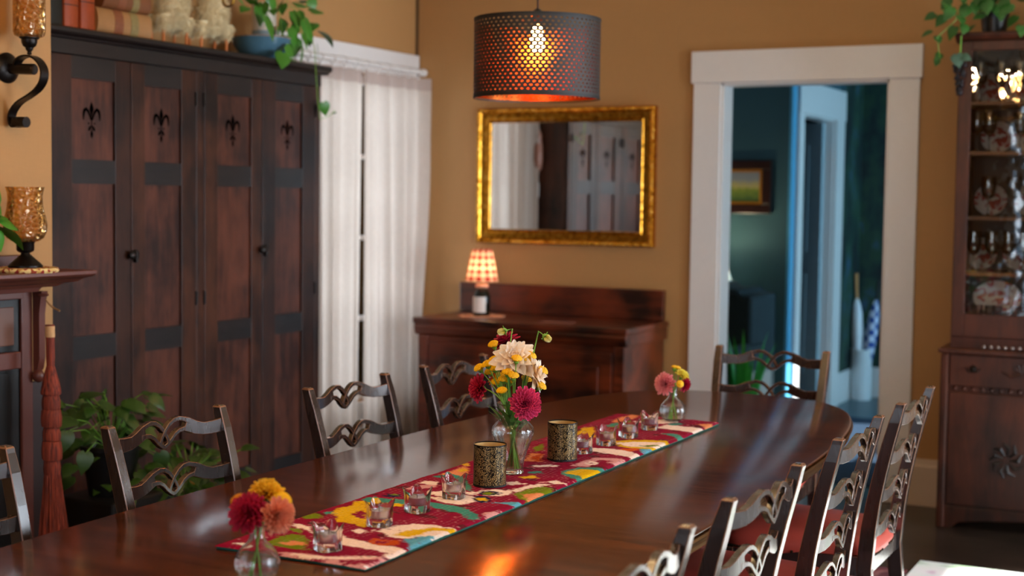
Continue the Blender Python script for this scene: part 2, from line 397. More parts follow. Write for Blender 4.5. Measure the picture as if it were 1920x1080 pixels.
mb.add([(x, y, .70) for x, y in o_]+[(x, y, .62) for x, y in o_]+[(x, y, .62) for x, y in i_]+[(x, y, .70) for x, y in i_],
       [(r*n+k, r*n+(k+1) % n, ((r+1) % 4)*n+(k+1) % n, ((r+1) % 4)*n+k) for r in range(4) for k in range(n)])
mb.build('apron', M_tedge, tab, smooth=True, local=True)
for sy in (-1.05, 1.05):
    ped = MB().lathe([(.05, .14), (.09, .16), (.1, .2), (.06, .26), (.055, .34), (.085, .42), (.1, .5), (.07, .58), (.06, .62), (.14, .65), (.14, .70)], (0, sy, 0), 24).build('pedestal', M_chair, tab, smooth=True, local=True)
    for k in range(4):
        a = pi/4+k*pi/2
        MB().tube([(.04*cos(a), sy+.04*sin(a), .24), (.16*cos(a), sy+.16*sin(a), .22), (.28*cos(a), sy+.28*sin(a), .11), (.38*cos(a), sy+.38*sin(a), .035)], [.035, .032, .026, .03], 8).build('pedestal_foot', M_chair, ped, smooth=True, local=True)

# rug
m = NT('red_patterned_rug'); tc = m.n('TexCoord').outputs['Object']
v1 = m.n('TexVoronoi', {'Vector': tc, 'Scale': 7}, feature='F1'); nn = m.n('TexNoise', {'Vector': tc, 'Scale': 9, 'Detail': 5}).outputs[0]
c = m.ramp(v1.outputs[0], [(.0, sr('#1d2440')), (.25, sr('#5a1a24')), (.45, sr('#7a2a30')), (.6, sr('#a8746c')), (.7, sr('#4a1520'))]); 
m.set(base=m.mix(nn, c, sr('#5e222c')), rough=.95); m.bump(nn, .5, .004)
rug = MB().box(-2.75, -1.13, .9, 5.7, .0005, .0045).build('area_rug', m.m, None, loc=(-1.6, 3.4, 0))
tag(rug, 'red patterned rug lying on the dark floor beneath the dining table', 'rug')

m = NT('pale_sun_patch_rug'); tc = m.n('TexCoord').outputs['Object']  # second rug, added pale so the sun patch and its reflections turn bright
v1 = m.n('TexVoronoi', {'Vector': tc, 'Scale': 5.5}, feature='F1').outputs[0]; nn = m.n('TexNoise', {'Vector': tc, 'Scale': 11, 'Detail': 4}).outputs[0]
m.set(base=m.ramp(m.math('ADD', v1, m.math('MULTIPLY', m.math('SUBTRACT', nn, .5), .5)), [(.08, sr('#8a5a9a')), (.2, sr('#d8b0c8')), (.3, sr('#efe8ea')), (.7, sr('#e6ece4')), (.85, sr('#9ab890'))]), rough=.95)
tag(MB().box(-1.115, 1.0, 4.5, 5.88, .0005, .0045).build('area_rug', m.m, None, loc=(-.1, 4.6, 0)), 'added pale floral rug that brightens the sun patch on the floor at the right', 'rug')

# runner: quilted ikat cloth, pattern painted per vertex from shapes given in picture units of three close views
Z1, Z2, Z3 = (380, 860), (640, 760), (1000, 740)
CR, CRM, PK, YE, TE, OL, BL, NV, OR, WH, PE = '#8a0030', '#f6dcd2', '#d99a9c', '#dcae04', '#3f8a7c', '#72820a', '#5aa2bc', '#12123a', '#c44a08', '#e8e6e6', '#e08a5c'
SH = [
 (Z1, CRM, [(790,600),(870,585),(950,620),(1000,660),(1210,680),(1400,740),(1600,770),(1860,820),(1800,870),(1700,900),(1600,840),(1400,800),(1250,780),(1150,720),(950,650),(850,625)]),
 (Z1, PK, [(700,840),(900,850),(1100,880),(1300,870),(1600,880),(1740,920),(1660,970),(1420,1000),(1000,960),(720,915)]),
 (Z1, CR, [(1150,860),(1230,790),(1420,800),(1480,830),(1720,850),(1500,865)]),
 (Z1, CR, [(780,880),(900,870),(1000,900),(1100,895),(1060,930),(900,910)]), (Z1, CR, [(1200,910),(1400,915),(1620,905),(1500,945),(1300,950)]),
 (Z1, CRM, [(800,850),(980,870),(1100,885),(1300,880),(1600,880),(1500,900),(1200,905),(900,890)]),
 (Z1, OL, [(590,760),(650,700),(800,680),(940,690),(960,740),(965,820),(800,805),(600,785)]), (Z1, PE, [(670,760),(800,730),(930,755),(925,780),(750,778)]),
 (Z1, OL, [(750,620),(850,630),(900,680),(800,660)]), (Z1, WH, [(230,765),(300,752),(420,775),(400,790),(300,775)]),
 (Z1, WH, [(1470,960),(1560,950),(1580,1010),(1490,1050)]), (Z1, BL, [(1620,915),(1690,905),(1690,960),(1630,990)]), (Z1, OL, [(1410,985),(1480,970),(1500,1060),(1400,1050)]), (Z1, WH, [(1700,880),(1840,850),(1800,900),(1720,930)]),
 (Z1, YE, [(1180,490),(1215,450),(1340,420),(1380,385),(1480,380),(1600,380),(1800,400),(1800,430),(1500,435),(1470,600),(1440,625),(1300,575),(1205,565)]),
 (Z1, CR, [(1330,500),(1440,455),(1470,500),(1450,545),(1380,530)]), (Z1, TE, [(1430,372),(1500,345),(1600,358),(1790,372),(1800,402),(1600,388)]),
 (Z1, OR, [(1470,740),(1560,718),(1770,740),(1770,772),(1640,785),(1500,757)]), (Z1, CR, [(1560,742),(1690,742),(1690,762),(1580,762)]),
 (Z1, CRM, [(1300,650),(1400,630),(1520,650),(1430,675)]),
 (Z1, CRM, [(1540,650),(1700,605),(1920,590),(2100,600),(2300,640),(2200,690),(1940,710),(1800,722),(1690,700)]), (Z1, YE, [(1740,690),(1830,650),(2080,620),(2300,640),(2280,660),(2080,650),(1850,705)]),
 (Z1, BL, [(1790,730),(1960,700),(2150,690),(2050,770),(1900,860),(1870,780)]), (Z1, WH, [(2050,700),(2260,660),(2240,690),(2120,740)]),
 (Z1, OL, [(880,520),(1000,490),(1100,505),(1050,540),(920,545)]), (Z1, TE, [(1100,480),(1180,470),(1200,490),(1120,500)]),
 (Z2, TE, [(190,850),(330,832),(540,848),(780,868),(960,895),(1100,925),(1240,985),(1230,1020),(1150,1040),(1090,980),(950,945),(760,912),(540,888),(250,872)]),
 (Z2, PK, [(560,745),(640,730),(860,700),(870,735),(700,755),(600,762)]), (Z2, CRM, [(680,700),(760,678),(870,690),(870,715),(760,712)]),
 (Z2, CRM, [(770,790),(900,765),(1000,790),(1200,820),(1260,850),(1150,870),(1050,900),(950,880),(870,860),(780,830)]), (Z2, CR, [(780,800),(860,805),(880,825),(800,820)]),
 (Z2, NV, [(380,820),(430,795),(540,800),(540,825),(430,830)]), (Z2, OL, [(430,800),(500,795),(530,805),(480,815)]),
 (Z2, NV, ('e', 1262, 846, 86, 30)), (Z2, YE, ('e', 1262, 846, 55, 16)), (Z2, CRM, ('e', 1385, 788, 150, 30)), (Z2, NV, ('e', 1340, 792, 96, 19)), (Z2, OL, ('e', 1330, 792, 60, 11)),
 (Z2, PE, [(960,605),(1060,560),(1130,540),(1130,650),(1000,630),(900,622)]), (Z2, YE, [(1030,590),(1100,560),(1120,590),(1060,600)]), (Z2, YE, [(1090,530),(1140,515),(1150,540),(1110,545)]),
 (Z2, TE, [(840,640),(1000,618),(1100,650),(1200,770),(1130,765),(980,665)]),
 (Z2, OL, [(1570,800),(1640,770),(1760,735),(1860,745),(1915,785),(1900,800),(1840,790),(1700,800),(1720,860),(1690,880),(1620,840)]), (Z2, PE, [(1640,800),(1800,790),(1870,800),(1760,860),(1700,872)]), (Z2, WH, [(1780,850),(1900,800),(1915,800),(1800,875),(1700,890)]),
 (Z2, BL, [(1290,875),(1600,872),(1650,900),(1600,925),(1500,890)]), (Z2, PK, [(1290,975),(1450,945),(1440,1010),(1310,1040)]),
 (Z2, CRM, [(1470,690),(1600,685),(1640,710),(1520,722)]), (Z2, PK, [(1740,690),(1870,685),(1800,705)]), (Z2, CRM, [(1480,765),(1650,728),(1780,708),(1900,718),(1700,742),(1580,785)]),
 (Z2, CRM, [(1740,540),(1920,532),(1920,552),(1760,556)]), (Z2, YE, [(1600,645),(1750,632),(1770,655),(1640,662)]), (Z2, PE, [(1650,500),(1690,430),(1810,440),(1810,510)]), (Z2, TE, [(1680,600),(1790,590),(1800,608),(1700,615)]), (Z2, CRM, [(1140,780),(1240,780),(1200,810),(1150,805)]),
 (Z3, YE, [(380,350),(450,305),(550,290),(560,380),(480,398),(420,375)]), (Z3, OL, [(0,478),(70,440),(85,500),(0,512)]), (Z3, OR, [(0,560),(70,530),(80,600),(0,600)]),
 (Z3, CRM, [(510,480),(700,485),(900,515),(1010,560),(960,595),(860,560),(700,535),(520,510)]), (Z3, PK, [(330,640),(450,600),(560,565),(800,580),(870,600),(800,645),(700,620),(600,600),(480,650)]), (Z3, CR, [(450,620),(620,590),(700,600),(560,640)]),
 (Z3, CRM, ('e', 520, 618, 60, 16)), (Z3, CR, ('e', 520, 618, 28, 7)),
 (Z3, TE, [(250,700),(400,655),(620,655),(660,690),(560,745),(440,775),(300,735)]), (Z3, YE, [(290,705),(400,672),(610,680),(625,695),(560,738),(440,765),(420,735)]), (Z3, BL, [(640,670),(700,655),(700,690),(650,715)]), (Z3, CRM, [(100,780),(220,770),(300,800),(180,810)]),
 (Z3, BL, [(950,490),(1160,475),(1100,525),(1050,570),(1010,520)]), (Z3, YE, [(730,420),(900,405),(1200,415),(1290,455),(1240,495),(1150,490),(900,485),(750,465)]), (Z3, CRM, [(750,435),(900,425),(1180,430),(1230,455),(1200,478),(1000,475),(780,458)]), (Z3, OL, [(930,460),(1060,452),(1150,458),(1060,470)]),
 (Z3, OR, [(770,492),(900,482),(970,498),(850,512)]), (Z3, TE, [(1140,350),(1260,350),(1370,390),(1340,412),(1240,382)]), (Z3, PK, [(1380,372),(1480,355),(1470,390),(1410,408)]),
 (Z3, PE, [(690,245),(800,205),(880,180),(960,190),(900,215),(740,255)]), (Z3, TE, [(620,275),(760,250),(760,285),(640,292)]), (Z3, CRM, [(1120,300),(1200,270),(1560,308),(1610,330),(1550,350),(1380,332)]), (Z3, OL, [(700,290),(800,275),(940,290),(800,310)]),
 (Z3, PE, [(1470,268),(1600,262),(1650,280),(1560,300)]), (Z3, OL, [(1560,300),(1650,275),(1700,295),(1620,345)]), (Z3, CRM, [(880,240),(1200,225),(1300,250),(1100,265)]), (Z3, TE, [(1200,262),(1320,255),(1360,270),(1250,278)]),
 (Z3, OL, [(0,835),(100,825),(190,880),(130,905),(60,870),(0,885)]), (Z3, PE, [(0,880),(100,890),(60,930),(0,950)]),
]
def poly_in(p, q):
    c = False; n = len(q); j = n-1
    for i in range(n):
        if (q[i][1] > p[1]) != (q[j][1] > p[1]) and p[0] < (q[j][0]-q[i][0])*(p[1]-q[i][1])/(q[j][1]-q[i][1])+q[i][0]: c = not c
        j = i
    return c
RX0, RX1, RY0, RY1 = -1.788, -1.436, 2.232, 4.272
polys = []
for (ox, oy), colr, sh in SH:
    if sh[0] == 'e': sh = [(sh[1]+sh[3]*cos(t*.4), sh[2]+sh[4]*sin(t*.4)) for t in range(16)]
    q = [onZ(ox+x/4.8, oy+y/4.8, .76) for x, y in sh]; q = [(p.x, p.y) for p in q]
    polys.append((min(p[0] for p in q), max(p[0] for p in q), min(p[1] for p in q), max(p[1] for p in q), q, sr(colr)))
def runner_col(x, y):
    n1 = noise.noise(Vector((x*30, y*9, 1)))*.010; n2 = noise.noise(Vector((x*60, y*240, 5)))*.014+noise.noise(Vector((x*300, y*200, 8)))*.004
    px, py = x+n1+n2, y+n1*.8; c = sr(CR)
    if noise.noise(Vector((x*14+9, y*22, 2))) > .38: c = sr('#5e1420')
    for a, b, c0, d, q, cc in polys:
        if a < px < b and c0 < py < d and poly_in((px, py), q): c = cc
    if noise.noise(Vector((x*80, y*190, 11))) > .52 and noise.noise(Vector((x*12, y*12, 4))) > 0: c = sr(PK) if c[1] < .1 else sr(CR)
    # kantha running stitch
    if (int(y*150) % 2 == 0) and abs((x*75) % 1-.5) < .07: c = tuple(min(1, k*.85+.10) for k in c[:3])+(1,)
    k = 1+noise.noise(Vector((x*260, y*260, 3)))*.35
    return tuple(max(0, v*k) for v in c[:3])+(1,)
nx, ny = 110, 560; mb = MB(); vs = []; cols = []
for j in range(ny+1):
    for i in range(nx+1):
        x = RX0+(RX1-RX0)*i/nx; y = RY0+(RY1-RY0)*j/ny
        ed = min(x-RX0, RX1-x, y-RY0, RY1-y); z = .7602+.0012*noise.noise(Vector((x*22, y*16, 0)))+.0006*noise.noise(Vector((x*90, y*90, 0)))
        z -= .005*max(0, 1-ed/.012)**2
        x += .004*noise.noise(Vector((0, y*5, i/nx*2))); y += .004*noise.noise(Vector((x*9, 7, j/ny)))
        vs.append((x, y, z)); cols.append(runner_col(x, y))
fs = [(j*(nx+1)+i, j*(nx+1)+i+1, (j+1)*(nx+1)+i+1, (j+1)*(nx+1)+i) for j in range(ny) for i in range(nx)]
m = NT('ikat_runner_cloth'); at = m.n('Attribute'); at.attribute_name = 'weave'
m.set(base=at.outputs[0], rough=.9, spec=.15); m.bump(m.n('TexNoise', {'Vector': m.n('TexCoord').outputs['Object'], 'Scale': 260}).outputs[0], .5, .002)
run = thing('table_runner', (-1.61, 3.25, .75), 'crimson patterned ikat table runner lying lengthwise on the dining table', 'table runner')
mb.add(vs, fs); ro = mb.build('runner_cloth', m.m, run, smooth=True)
ca = ro.data.color_attributes.new('weave', 'FLOAT_COLOR', 'POINT')
for i, c in enumerate(cols): ca.data[i].color = c
m = plain('teal_runner_backing', '#135a4c', .85, .3, 40)
MB().box(RX0+.002, RX1-.002, RY0+.003, RY1-.003, .7503, .7548).build('backing_cloth', m, run, bevel=.001)

# ------------------------------------------------------------------ dining chairs
def slat_mb(zc, y0):
    mb = MB(); hw = .195
    for sg in (1, -1):
        P = lambda l: [(sg*x, zc+z) for x, z in l]
        dy = .0006*sg
        mb.strip(P([(-hw, 0), (-.165, -.003), (-.135, -.003), (-.11, .003), (-.09, .011), (-.076, .016)]), [.036, .034, .032, .034, .036, .037], y0, y0+.016, .024)
        mb.strip(P([(-.092, .020), (-.074, .0285), (-.054, .0335), (-.035, .0315), (-.018, .0225), (-.003, .008), (.009, -.008), (.0155, -.020), (.013, -.029), (.004, -.034), (-.004, -.034)]), [.014, .012, .0115, .011, .0105, .010, .0095, .0095, .0095, .0095, .008], y0+dy, y0+.016+dy, .024)
        mb.strip(P([(-.092, .003), (-.074, .0045), (-.056, .002), (-.040, -.006), (-.027, -.018), (-.014, -.028), (0, -.0335)]), [.014, .0115, .0105, .010, .010, .010, .009], y0-dy, y0+.016-dy, .024)
    return mb
def make_chair():
    ch = thing('dining_chair', (0, 0, 0), 'x', 'chair')
    def yb(z): return -.006-.30*max(0, z-.44)**1.5 if z > .44 else -.0-.16*(.44-z)**1.4
    for sx in (-1, 1):
        pts = []; mb = MB(); zs = [0, .1, .2, .3, .4, .46, .52, .6, .68, .76, .83, .872, .884, .888]
        vs = []
        for z in zs:
            x = sx*(.196+.014*max(0, z-.44)/.44); y = yb(z); w_ = .015 if z < .872 else (.013 if z < .887 else .008); d_ = (.0155+.006*max(0, min(1, (.888-z)/.4))) if z < .872 else (.0135 if z < .887 else .008)
            if z < .3: w_ *= .85; d_ *= .9
            vs += [(x-w_, y-d_, z), (x+w_, y-d_, z), (x+w_, y+d_, z), (x-w_, y+d_, z)]
        m = len(zs); fs = [(i*4+k, i*4+(k+1) % 4, i*4+4+(k+1) % 4, i*4+4+k) for i in range(m-1) for k in range(4)]+[(3, 2, 1, 0), tuple((m-1)*4+k for k in range(4))]
        mb.add(vs, fs); mb.build('back_post', M_chair, ch, local=True, smooth=False, bevel=.0022, edge=M_worn)
    for zc in (.838, .723, .612, .507):
        slat_mb(zc, yb(zc)-.009).build('slat', M_chair, ch, local=True, smooth=True, bevel=.0014, seg=1, edge=M_worn)
    for sx in (-1, 1):
        q = MB(); q.v = [(sx*.205+a*.017, .40+b*.017, z) for z, a_ in ((0, .75), (.28, .85), (.40, 1), (.42, 1)) for a, b in ((-a_, -a_), (a_, -a_), (a_, a_), (-a_, a_))]
        q.f = [(i*4+k, i*4+(k+1) % 4, i*4+4+(k+1) % 4, i*4+4+k) for i in range(3) for k in range(4)]+[(3, 2, 1, 0), (12, 13, 14, 15)]
        q.build('leg', M_chair, ch, local=True, bevel=.002, edge=M_worn)
    q = MB(); q.box(-.185, .185, -.012, .008, .375, .43); q.box(-.205, .205, .39, .412, .375, .43)
    for sx in (-1, 1): q.prism([(sx*.19-.009, .0), (sx*.19+.009, .0), (sx*.207+.009, .4), (sx*.207-.009, .4)], 'z', .375, .43)
    q.build('seat_frame', M_chair, ch, local=True, bevel=.002)
    q = MB()
    for sx in (-1, 1): q.prism([(sx*.188-.007, -.01), (sx*.188+.007, -.01), (sx*.203+.007, .4), (sx*.203-.007, .4)], 'z', .17, .195)
    q.box(-.195, .195, .18, .194, .172, .192); q.box(-.19, .19, -.022, -.008, .2, .22)
    q.build('stretcher', M_chair, ch, local=True, bevel=.002)
    # cushion: rounded trapezoid, domed
    def outline(z, ins, n=48):
        o = []
        for k in range(n):
            t = 2*pi*k/n; c, s_ = cos(t), sin(t); e = .38
            yy = .208+(.222-ins)*math.copysign(abs(s_)**e, s_); wd = .205+.026*(yy-.2)/.2
            o.append(((wd-ins)*math.copysign(abs(c)**e, c), yy, z))
        return o
    prof = [(.0, .418), (-.006, .432), (-.004, .455), (.008, .472), (.035, .483), (.08, .491), (.14, .496)]
    q = MB(); n = 48; vs = []
    for ins, z in prof: vs += outline(z, ins)
    m = len(prof); q.add(vs+[(0, .208, .498)], [(i*n+k, i*n+(k+1) % n, (i+1)*n+(k+1) % n, (i+1)*n+k) for i in range(m-1) for k in range(n)]+[((m-1)*n+k, (m-1)*n+(k+1) % n, m*n) for k in range(n)]+[tuple(range(n))[::-1]])
    q.build('seat_cushion', M_seat, ch, local=True, smooth=True)
    q = MB()
    o = outline(.426, -.004, 110)
    for p in o: q.sphere(p, .0048, 6, 4)
    q.build('nailhead_trim', M_nail, ch, local=True, smooth=True)
    return ch
YB88 = .006+.30*.44**1.5
chs = []
proto = make_chair()
spots = [ # x, y (post line at seat), rotation, label
 ('L', 2.075, 0, 'left-side dining chair nearest the camera, cut by the left picture edge'),
 ('L', 2.813, 0, 'ribbon-back dining chair left of the table, in front of the floor plants'),
 ('L', 3.638, 0, 'ribbon-back dining chair left of the table, in front of the white curtain'),
 ('L', 4.300, 0, 'farthest chair on the left of the table, beside the sideboard and behind the bouquet'),
 ('E', 0, 0, 'single dining chair at the far end of the table before the doorway'),
 ('R', 2.11, 0, 'right-side chair nearest the camera, only its top rail above the bottom edge'),
 ('R', 2.785, -2, 'second nearest chair on the right side of the table, overlapping the table edge'),
 ('R', 3.575, 0, 'third chair from the camera on the right side, its far post before the doorway'),
 ('R', 4.27, 0, 'farthest right-side chair with salmon leather seat, beside the china cabinet')]
for i, (k, y, da, lab) in enumerate(spots):
    c = proto if i == 0 else copy_tree(proto)
    if k == 'L': c.location = (-2.405+YB88, y, .005); c.rotation_euler.z = -pi/2
    elif k == 'R': c.location = (-.836-YB88, y, .005); c.rotation_euler.z = pi/2+R(da)
    else: c.location = (-1.585, 5.315-YB88, .005); c.rotation_euler.z = pi
    tag(c, lab, 'chair', 'dining chairs around the table')

# ------------------------------------------------------------------ flowers and vases
def basis(nrm, upv=(0, 0, 1)):
    n = Vector(nrm).normalized(); u = Vector(upv)
    if abs(n.dot(u)) > .95: u = Vector((1, 0, 0))
    x = u.cross(n).normalized(); y = n.cross(x)
    return Matrix(((x.x, y.x, n.x), (x.y, y.y, n.y), (x.z, y.z, n.z)))
def petal(mb, M, c, az, tilt, r, ln, wd, cup, tipdn=0., tip=.76):
    # a cupped petal starting r from the axis, leaning outwards by tilt (0 = upright, pi/2 = flat)
    rows = 5; vs = []
    dr = Vector((cos(az), sin(az), 0)); sd = Vector((-sin(az), cos(az), 0))
    p = dr*r; 
    for i in range(rows):
        t = i/(rows-1); a = tilt+tipdn*t*t-cup*.35*t
        d = dr*sin(a)+Vector((0, 0, 1))*cos(a); nn = dr*cos(a)-Vector((0, 0, 1))*sin(a)
        wi = wd*(sin(pi*(.12+tip*t))**.7)
        for s_ in (-1, 0, 1): vs.append(c+M @ (p+sd*wi*s_/2-nn*cup*wi*.35*(abs(s_))))
        p = p+d*ln/(rows-1)
    b0 = mb.add(vs, [(i*3+k, i*3+k+1, (i+1)*3+k+1, (i+1)*3+k) for i in range(rows-1) for k in range(2)])
    for i in range(rows):
        for k in range(3): mb.tip[b0+i*3+k] = (i/(rows-1))*(1 if k != 1 else .75)
def dahlia_mb(c, nrm, rad, layers, pl, pw, cup=1.0, seed=0, tip=.76):
    rnd = random.Random(seed); mb = MB(); M = basis(nrm); c = Vector(c); N = layers
    for k in range(N):
        t = (k+.5)/N; az = k*2.39996; tilt = .15+1.55*t**.75+rnd.uniform(-.06, .06)
        ln = pl*(.35+.65*t**.6)*rnd.uniform(.92, 1.08)
        base = c+M @ Vector((0, 0, rad*(.28-.32*t)))
        petal(mb, M, base, az, tilt, rad*.12*t, ln, pw*(.5+.5*t), cup, .35*t, tip)
    mb.sphere(c-(M @ Vector((0, 0, rad*.12))), rad*.2, 8, 6); return mb
def button_mb(c, nrm, r, seed=0):
    mb = MB(); M = basis(nrm); c = Vector(c)
    for k in range(70):
        t = (k+.5)/70; az = k*2.39996; th = t**.5*1.45
        p = c+M @ Vector((r*sin(th)*cos(az), r*sin(th)*sin(az), r*.62*cos(th)))
        mb.sphere(p, r*.19, 5, 3)
    mb.sphere(c, r*.9, 10, 6, (1, 1, .6)); return mb
def leaf(mb, c, d, nrm, ln, wd, droop=.3, fold=.25, heart=True):
    c = Vector(c); d = Vector(d).normalized(); n = Vector(nrm); n = (n-d*n.dot(d))
    n = n.normalized() if n.length > 1e-3 else d.orthogonal().normalized(); s_ = d.cross(n)
    prof = [(-.12, .0, .22), (.0, .05, .42), (.18, .0, .5), (.4, .0, .47), (.62, 0, .34), (.82, 0, .17), (1, 0, .015)] if heart else [(0, 0, .05), (.15, 0, .3), (.35, 0, .45), (.55, 0, .45), (.75, 0, .3), (.9, 0, .13), (1, 0, .01)]
    vs = []
    for t, _, wv in prof:
        mid = c+d*ln*t-n*ln*droop*t*t if t > 0 else c+d*ln*t
        for q in (-1, -.5, 0, .5, 1):
            e = mid if q else c+d*ln*max(t, 0)-n*ln*droop*t*t
            vs.append(e+s_*wd*wv*q+n*wd*fold*abs(q)*(wv)-n*wd*.12*abs(q)**3*wv*2)
    mb.add(vs, [(i*5+k, i*5+k+1, (i+1)*5+k+1, (i+1)*5+k) for i in range(len(prof)-1) for k in range(4)])
def stem_pts(a, b, c_, n=10):
    a, b, c_ = Vector(a), Vector(b), Vector(c_)   # foot in the water, neck, bloom
    pts = []
    for i in range(n+1):
        t = i/n
        if t < .45: pts.append(a.lerp(b, t/.45))
        else:
            u = (t-.45)/.55; m_ = b+(b-a)*.35; pts.append((b.lerp(m_, u)).lerp(m_.lerp(c_, u), u))
    return pts
def petal_mat(name, inner, outer, sc=.03, tl=.25):
    m = NT(name); g = m.n('TexNoise', {'Vector': m.n('TexCoord').outputs['Object'], 'Scale': 60, 'Detail': 2}).outputs[0]
    ta = m.n('Attribute'); ta.attribute_name = 'tip'
    col = m.mix(m.math('ADD', m.math('MULTIPLY', ta.outputs['Fac'], 1.0), m.math('MULTIPLY', m.math('SUBTRACT', g, .5), .5)), sr(inner), sr(outer))
    d = m.n('BsdfPrincipled', {'Base Color': col, 'Roughness': .55}); t = m.n('BsdfTranslucent', {'Color': col})
    mx = m.n('MixShader', {0: tl}); m.link(d.outputs[0], mx.inputs[1]); m.link(t.outputs[0], mx.inputs[2]); m.link(mx.outputs[0], m.out.inputs[0]); return m.m
P_mag = petal_mat('magenta_petal', '#8e0436', '#ee4c7e'); P_red = petal_mat('crimson_petal', '#7a0420', '#dc2a4c'); P_dk = petal_mat('dark_red_petal', '#74061e', '#c01a40')
P_cream = petal_mat('cream_petal', '#f0c890', '#fff9f0', tl=.3); P_pink = petal_mat('pink_petal', '#dc3c5c', '#fab4b8'); P_peach = petal_mat('peach_petal', '#e06a1c', '#f9a886')
P_yel = petal_mat('yellow_petal', '#ffc800', '#ffe428', tl=.15); P_lem = petal_mat('lemon_petal', '#e6d23c', '#f4e66a', tl=.2); P_or = petal_mat('golden_petal', '#e08a04', '#fdd030', tl=.2)
def camdir(p): return (CAM-Vector(p)).normalized()
def flower(name, label, cat, mb_bloom, mat, pos, nrm, foot, neck, sr_=.0016, group=None, leaves=0, calyx=True):
    t = thing(name, foot, label, cat, group)
    mb_bloom.build('bloom', mat, t, smooth=True)
    nrm = Vector(nrm).normalized(); end = Vector(pos)-nrm*.006
    q = MB(); pts = stem_pts(foot, neck, Vector(pos)-nrm*.012)+[end]; q.tube(pts, sr_, 6)
    if calyx: q.lathe([(.001, -.012), (.005, -.008), (.007, -.003), (.003, .0)], Vector(pos)-nrm*.004, 8, basis(nrm))
    q.build('stem', M_stem, t, smooth=True)
    if leaves:
        l_ = MB()
        for k in range(leaves):
            p = pts[4+k % 4]; a = random.uniform(0, 6.28); leaf(l_, p, (cos(a), sin(a), .5), (0, 0, 1), .035, .014, .3, .2, False)
        l_.build('leaves', M_leaf, t, smooth=True)
    return t
def vase(name, label, loc, prof, thick, water, n=48):
    # prof: outer (r,z); thin walled with inner surface
    t = thing(name, loc, label, 'vase')
    inner = [(max(r-thick, .001), z) for r, z in prof if z > .006]; inner = [(.0012, .007)]+inner
    MB().lathe([(.001, 0)]+prof+inner[::-1], (0, 0, 0), n, close=False).build('glass_body', M_glass, t, smooth=True, local=True)
    wz = [(r+.0003, z) for r, z in inner if z < water]; wr = wz[-1][0]
    MB().lathe(wz+[(wr, water), (.0012, water)], (0, 0, 0), n).build('water', M_water, t, smooth=True, local=True)
    return t
RZ = .7612
# centre vase and bouquet
VX, VY = -1.612, 3.185
vp = [(.026, 0), (.029, .002), (.028, .006), (.0265, .012), (.029, .03), (.036, .055), (.045, .078), (.051, .094), (.0535, .106), (.051, .117), (.043, .127), (.033, .135), (.029, .143), (.029, .152), (.034, .166), (.041, .176), (.0425, .177)]
vase('glass_vase', 'clear glass vase with shoulders holding the large centre bouquet', (VX, VY, RZ), vp, .0025, .112)
V = Vector((VX, VY, RZ))
def cpos(px, py, dy=0.): return onY(px, py, VY+dy)
right = rt.copy()
C2 = lambda p: camdir(p)
foots = lambda a, r=.016: V+Vector((r*cos(a), r*sin(a), .012))
neckp = lambda a, r=.017: V+Vector((r*cos(a), r*sin(a), .148))
def fl(name, label, cat, kind, px, py, dy, nrm, rad, mat, seed, lay=110, pl=1., pw=.3, group=None, leaves=0, cup=1., tip=.76):
    p = cpos(px, py, dy); d = (p-(V+Vector((0, 0, .16)))); a = math.atan2(d.y, d.x)
    mb = dahlia_mb(p, nrm, rad, lay, rad*pl, rad*pw, cup, seed, tip) if kind == 'd' else button_mb(p, nrm, rad, seed)
    return flower(name, label, cat, mb, mat, p, nrm, foots(a+pi), neckp(a), .0017 if kind == 'd' else .0013, group, leaves)
cd_ = C2(V)
fl('dahlia', 'round magenta dahlia leaning over the lip of the centre vase', 'flower', 'd', 985, 757, -.055, cd_+right*.25-up*.1, .041, P_mag, 1, 120, .95, .40, leaves=2, cup=1.5)
fl('dahlia', 'small red dahlia on the left side of the centre bouquet, seen from its side', 'flower', 'd', 901, 728, -.01, cd_*.45-right*.9+up*.05, .036, P_red, 2, 90, 1., .42, leaves=2, cup=1.5)
fl('dahlia', 'dark red dahlia at the top back of the centre bouquet', 'flower', 'd', 949, 642, .04, cd_*.3-right*.4+up*.9, .032, P_dk, 3, 60, 1.1, .4)
fl('dahlia', 'large cream dahlia at the top of the centre bouquet', 'flower', 'd', 965, 676, -.015, cd_*.9+up*.5-right*.1, .054, P_cream, 4, 40, 1.05, .62, leaves=2, cup=.7, tip=.86)
fl('dahlia', 'cream dahlia turned sideways on the right of the centre bouquet', 'flower', 'd', 1000, 702, -.005, cd_*.2+right*.95+up*.1, .042, P_cream, 5, 22, 1.15, .72, cup=.6, tip=.86)
fl('dahlia', 'orange red dahlia half hidden among the yellow buttons of the centre bouquet', 'flower', 'd', 930, 712, .02, cd_*.6-right*.3+up*.4, .020, petal_mat('orange_red_petal', '#d8401c', '#e86a2c'), 6, 50, 1., .35)
def bud(px, py, dy, nrm, label, seed):
    p = cpos(px, py, dy); n_ = Vector(nrm).normalized(); M = basis(n_); d = (p-(V+Vector((0, 0, .16)))); a = math.atan2(d.y, d.x)
    t = thing('dahlia_bud', foots(a+pi), label, 'flower bud')
    q = MB()
    for k in range(16): petal(q, M, p, k*2.4, .32-.02*k, .001, .022, .014, 1.6, -.45)
    q.build('bloom', petal_mat('bud_petal%d' % seed, '#e8d84a', '#f4ecb4'), t, smooth=True)
    q = MB()
    for k in range(7): petal(q, M, p-n_*.003, k*2*pi/7, 1.1, .002, .013, .006, .8, -.6 if k % 2 else 1.2)
    q.lathe([(.001, -.006), (.006, -.003), (.007, .001), (.004, .004)], p, 8, M)
    q.tube(stem_pts(foots(a+pi), neckp(a), p-n_*.02)+[p-n_*.008, p-n_*.003], .0015, 6)
    q.build('stem', M_stem, t, smooth=True)
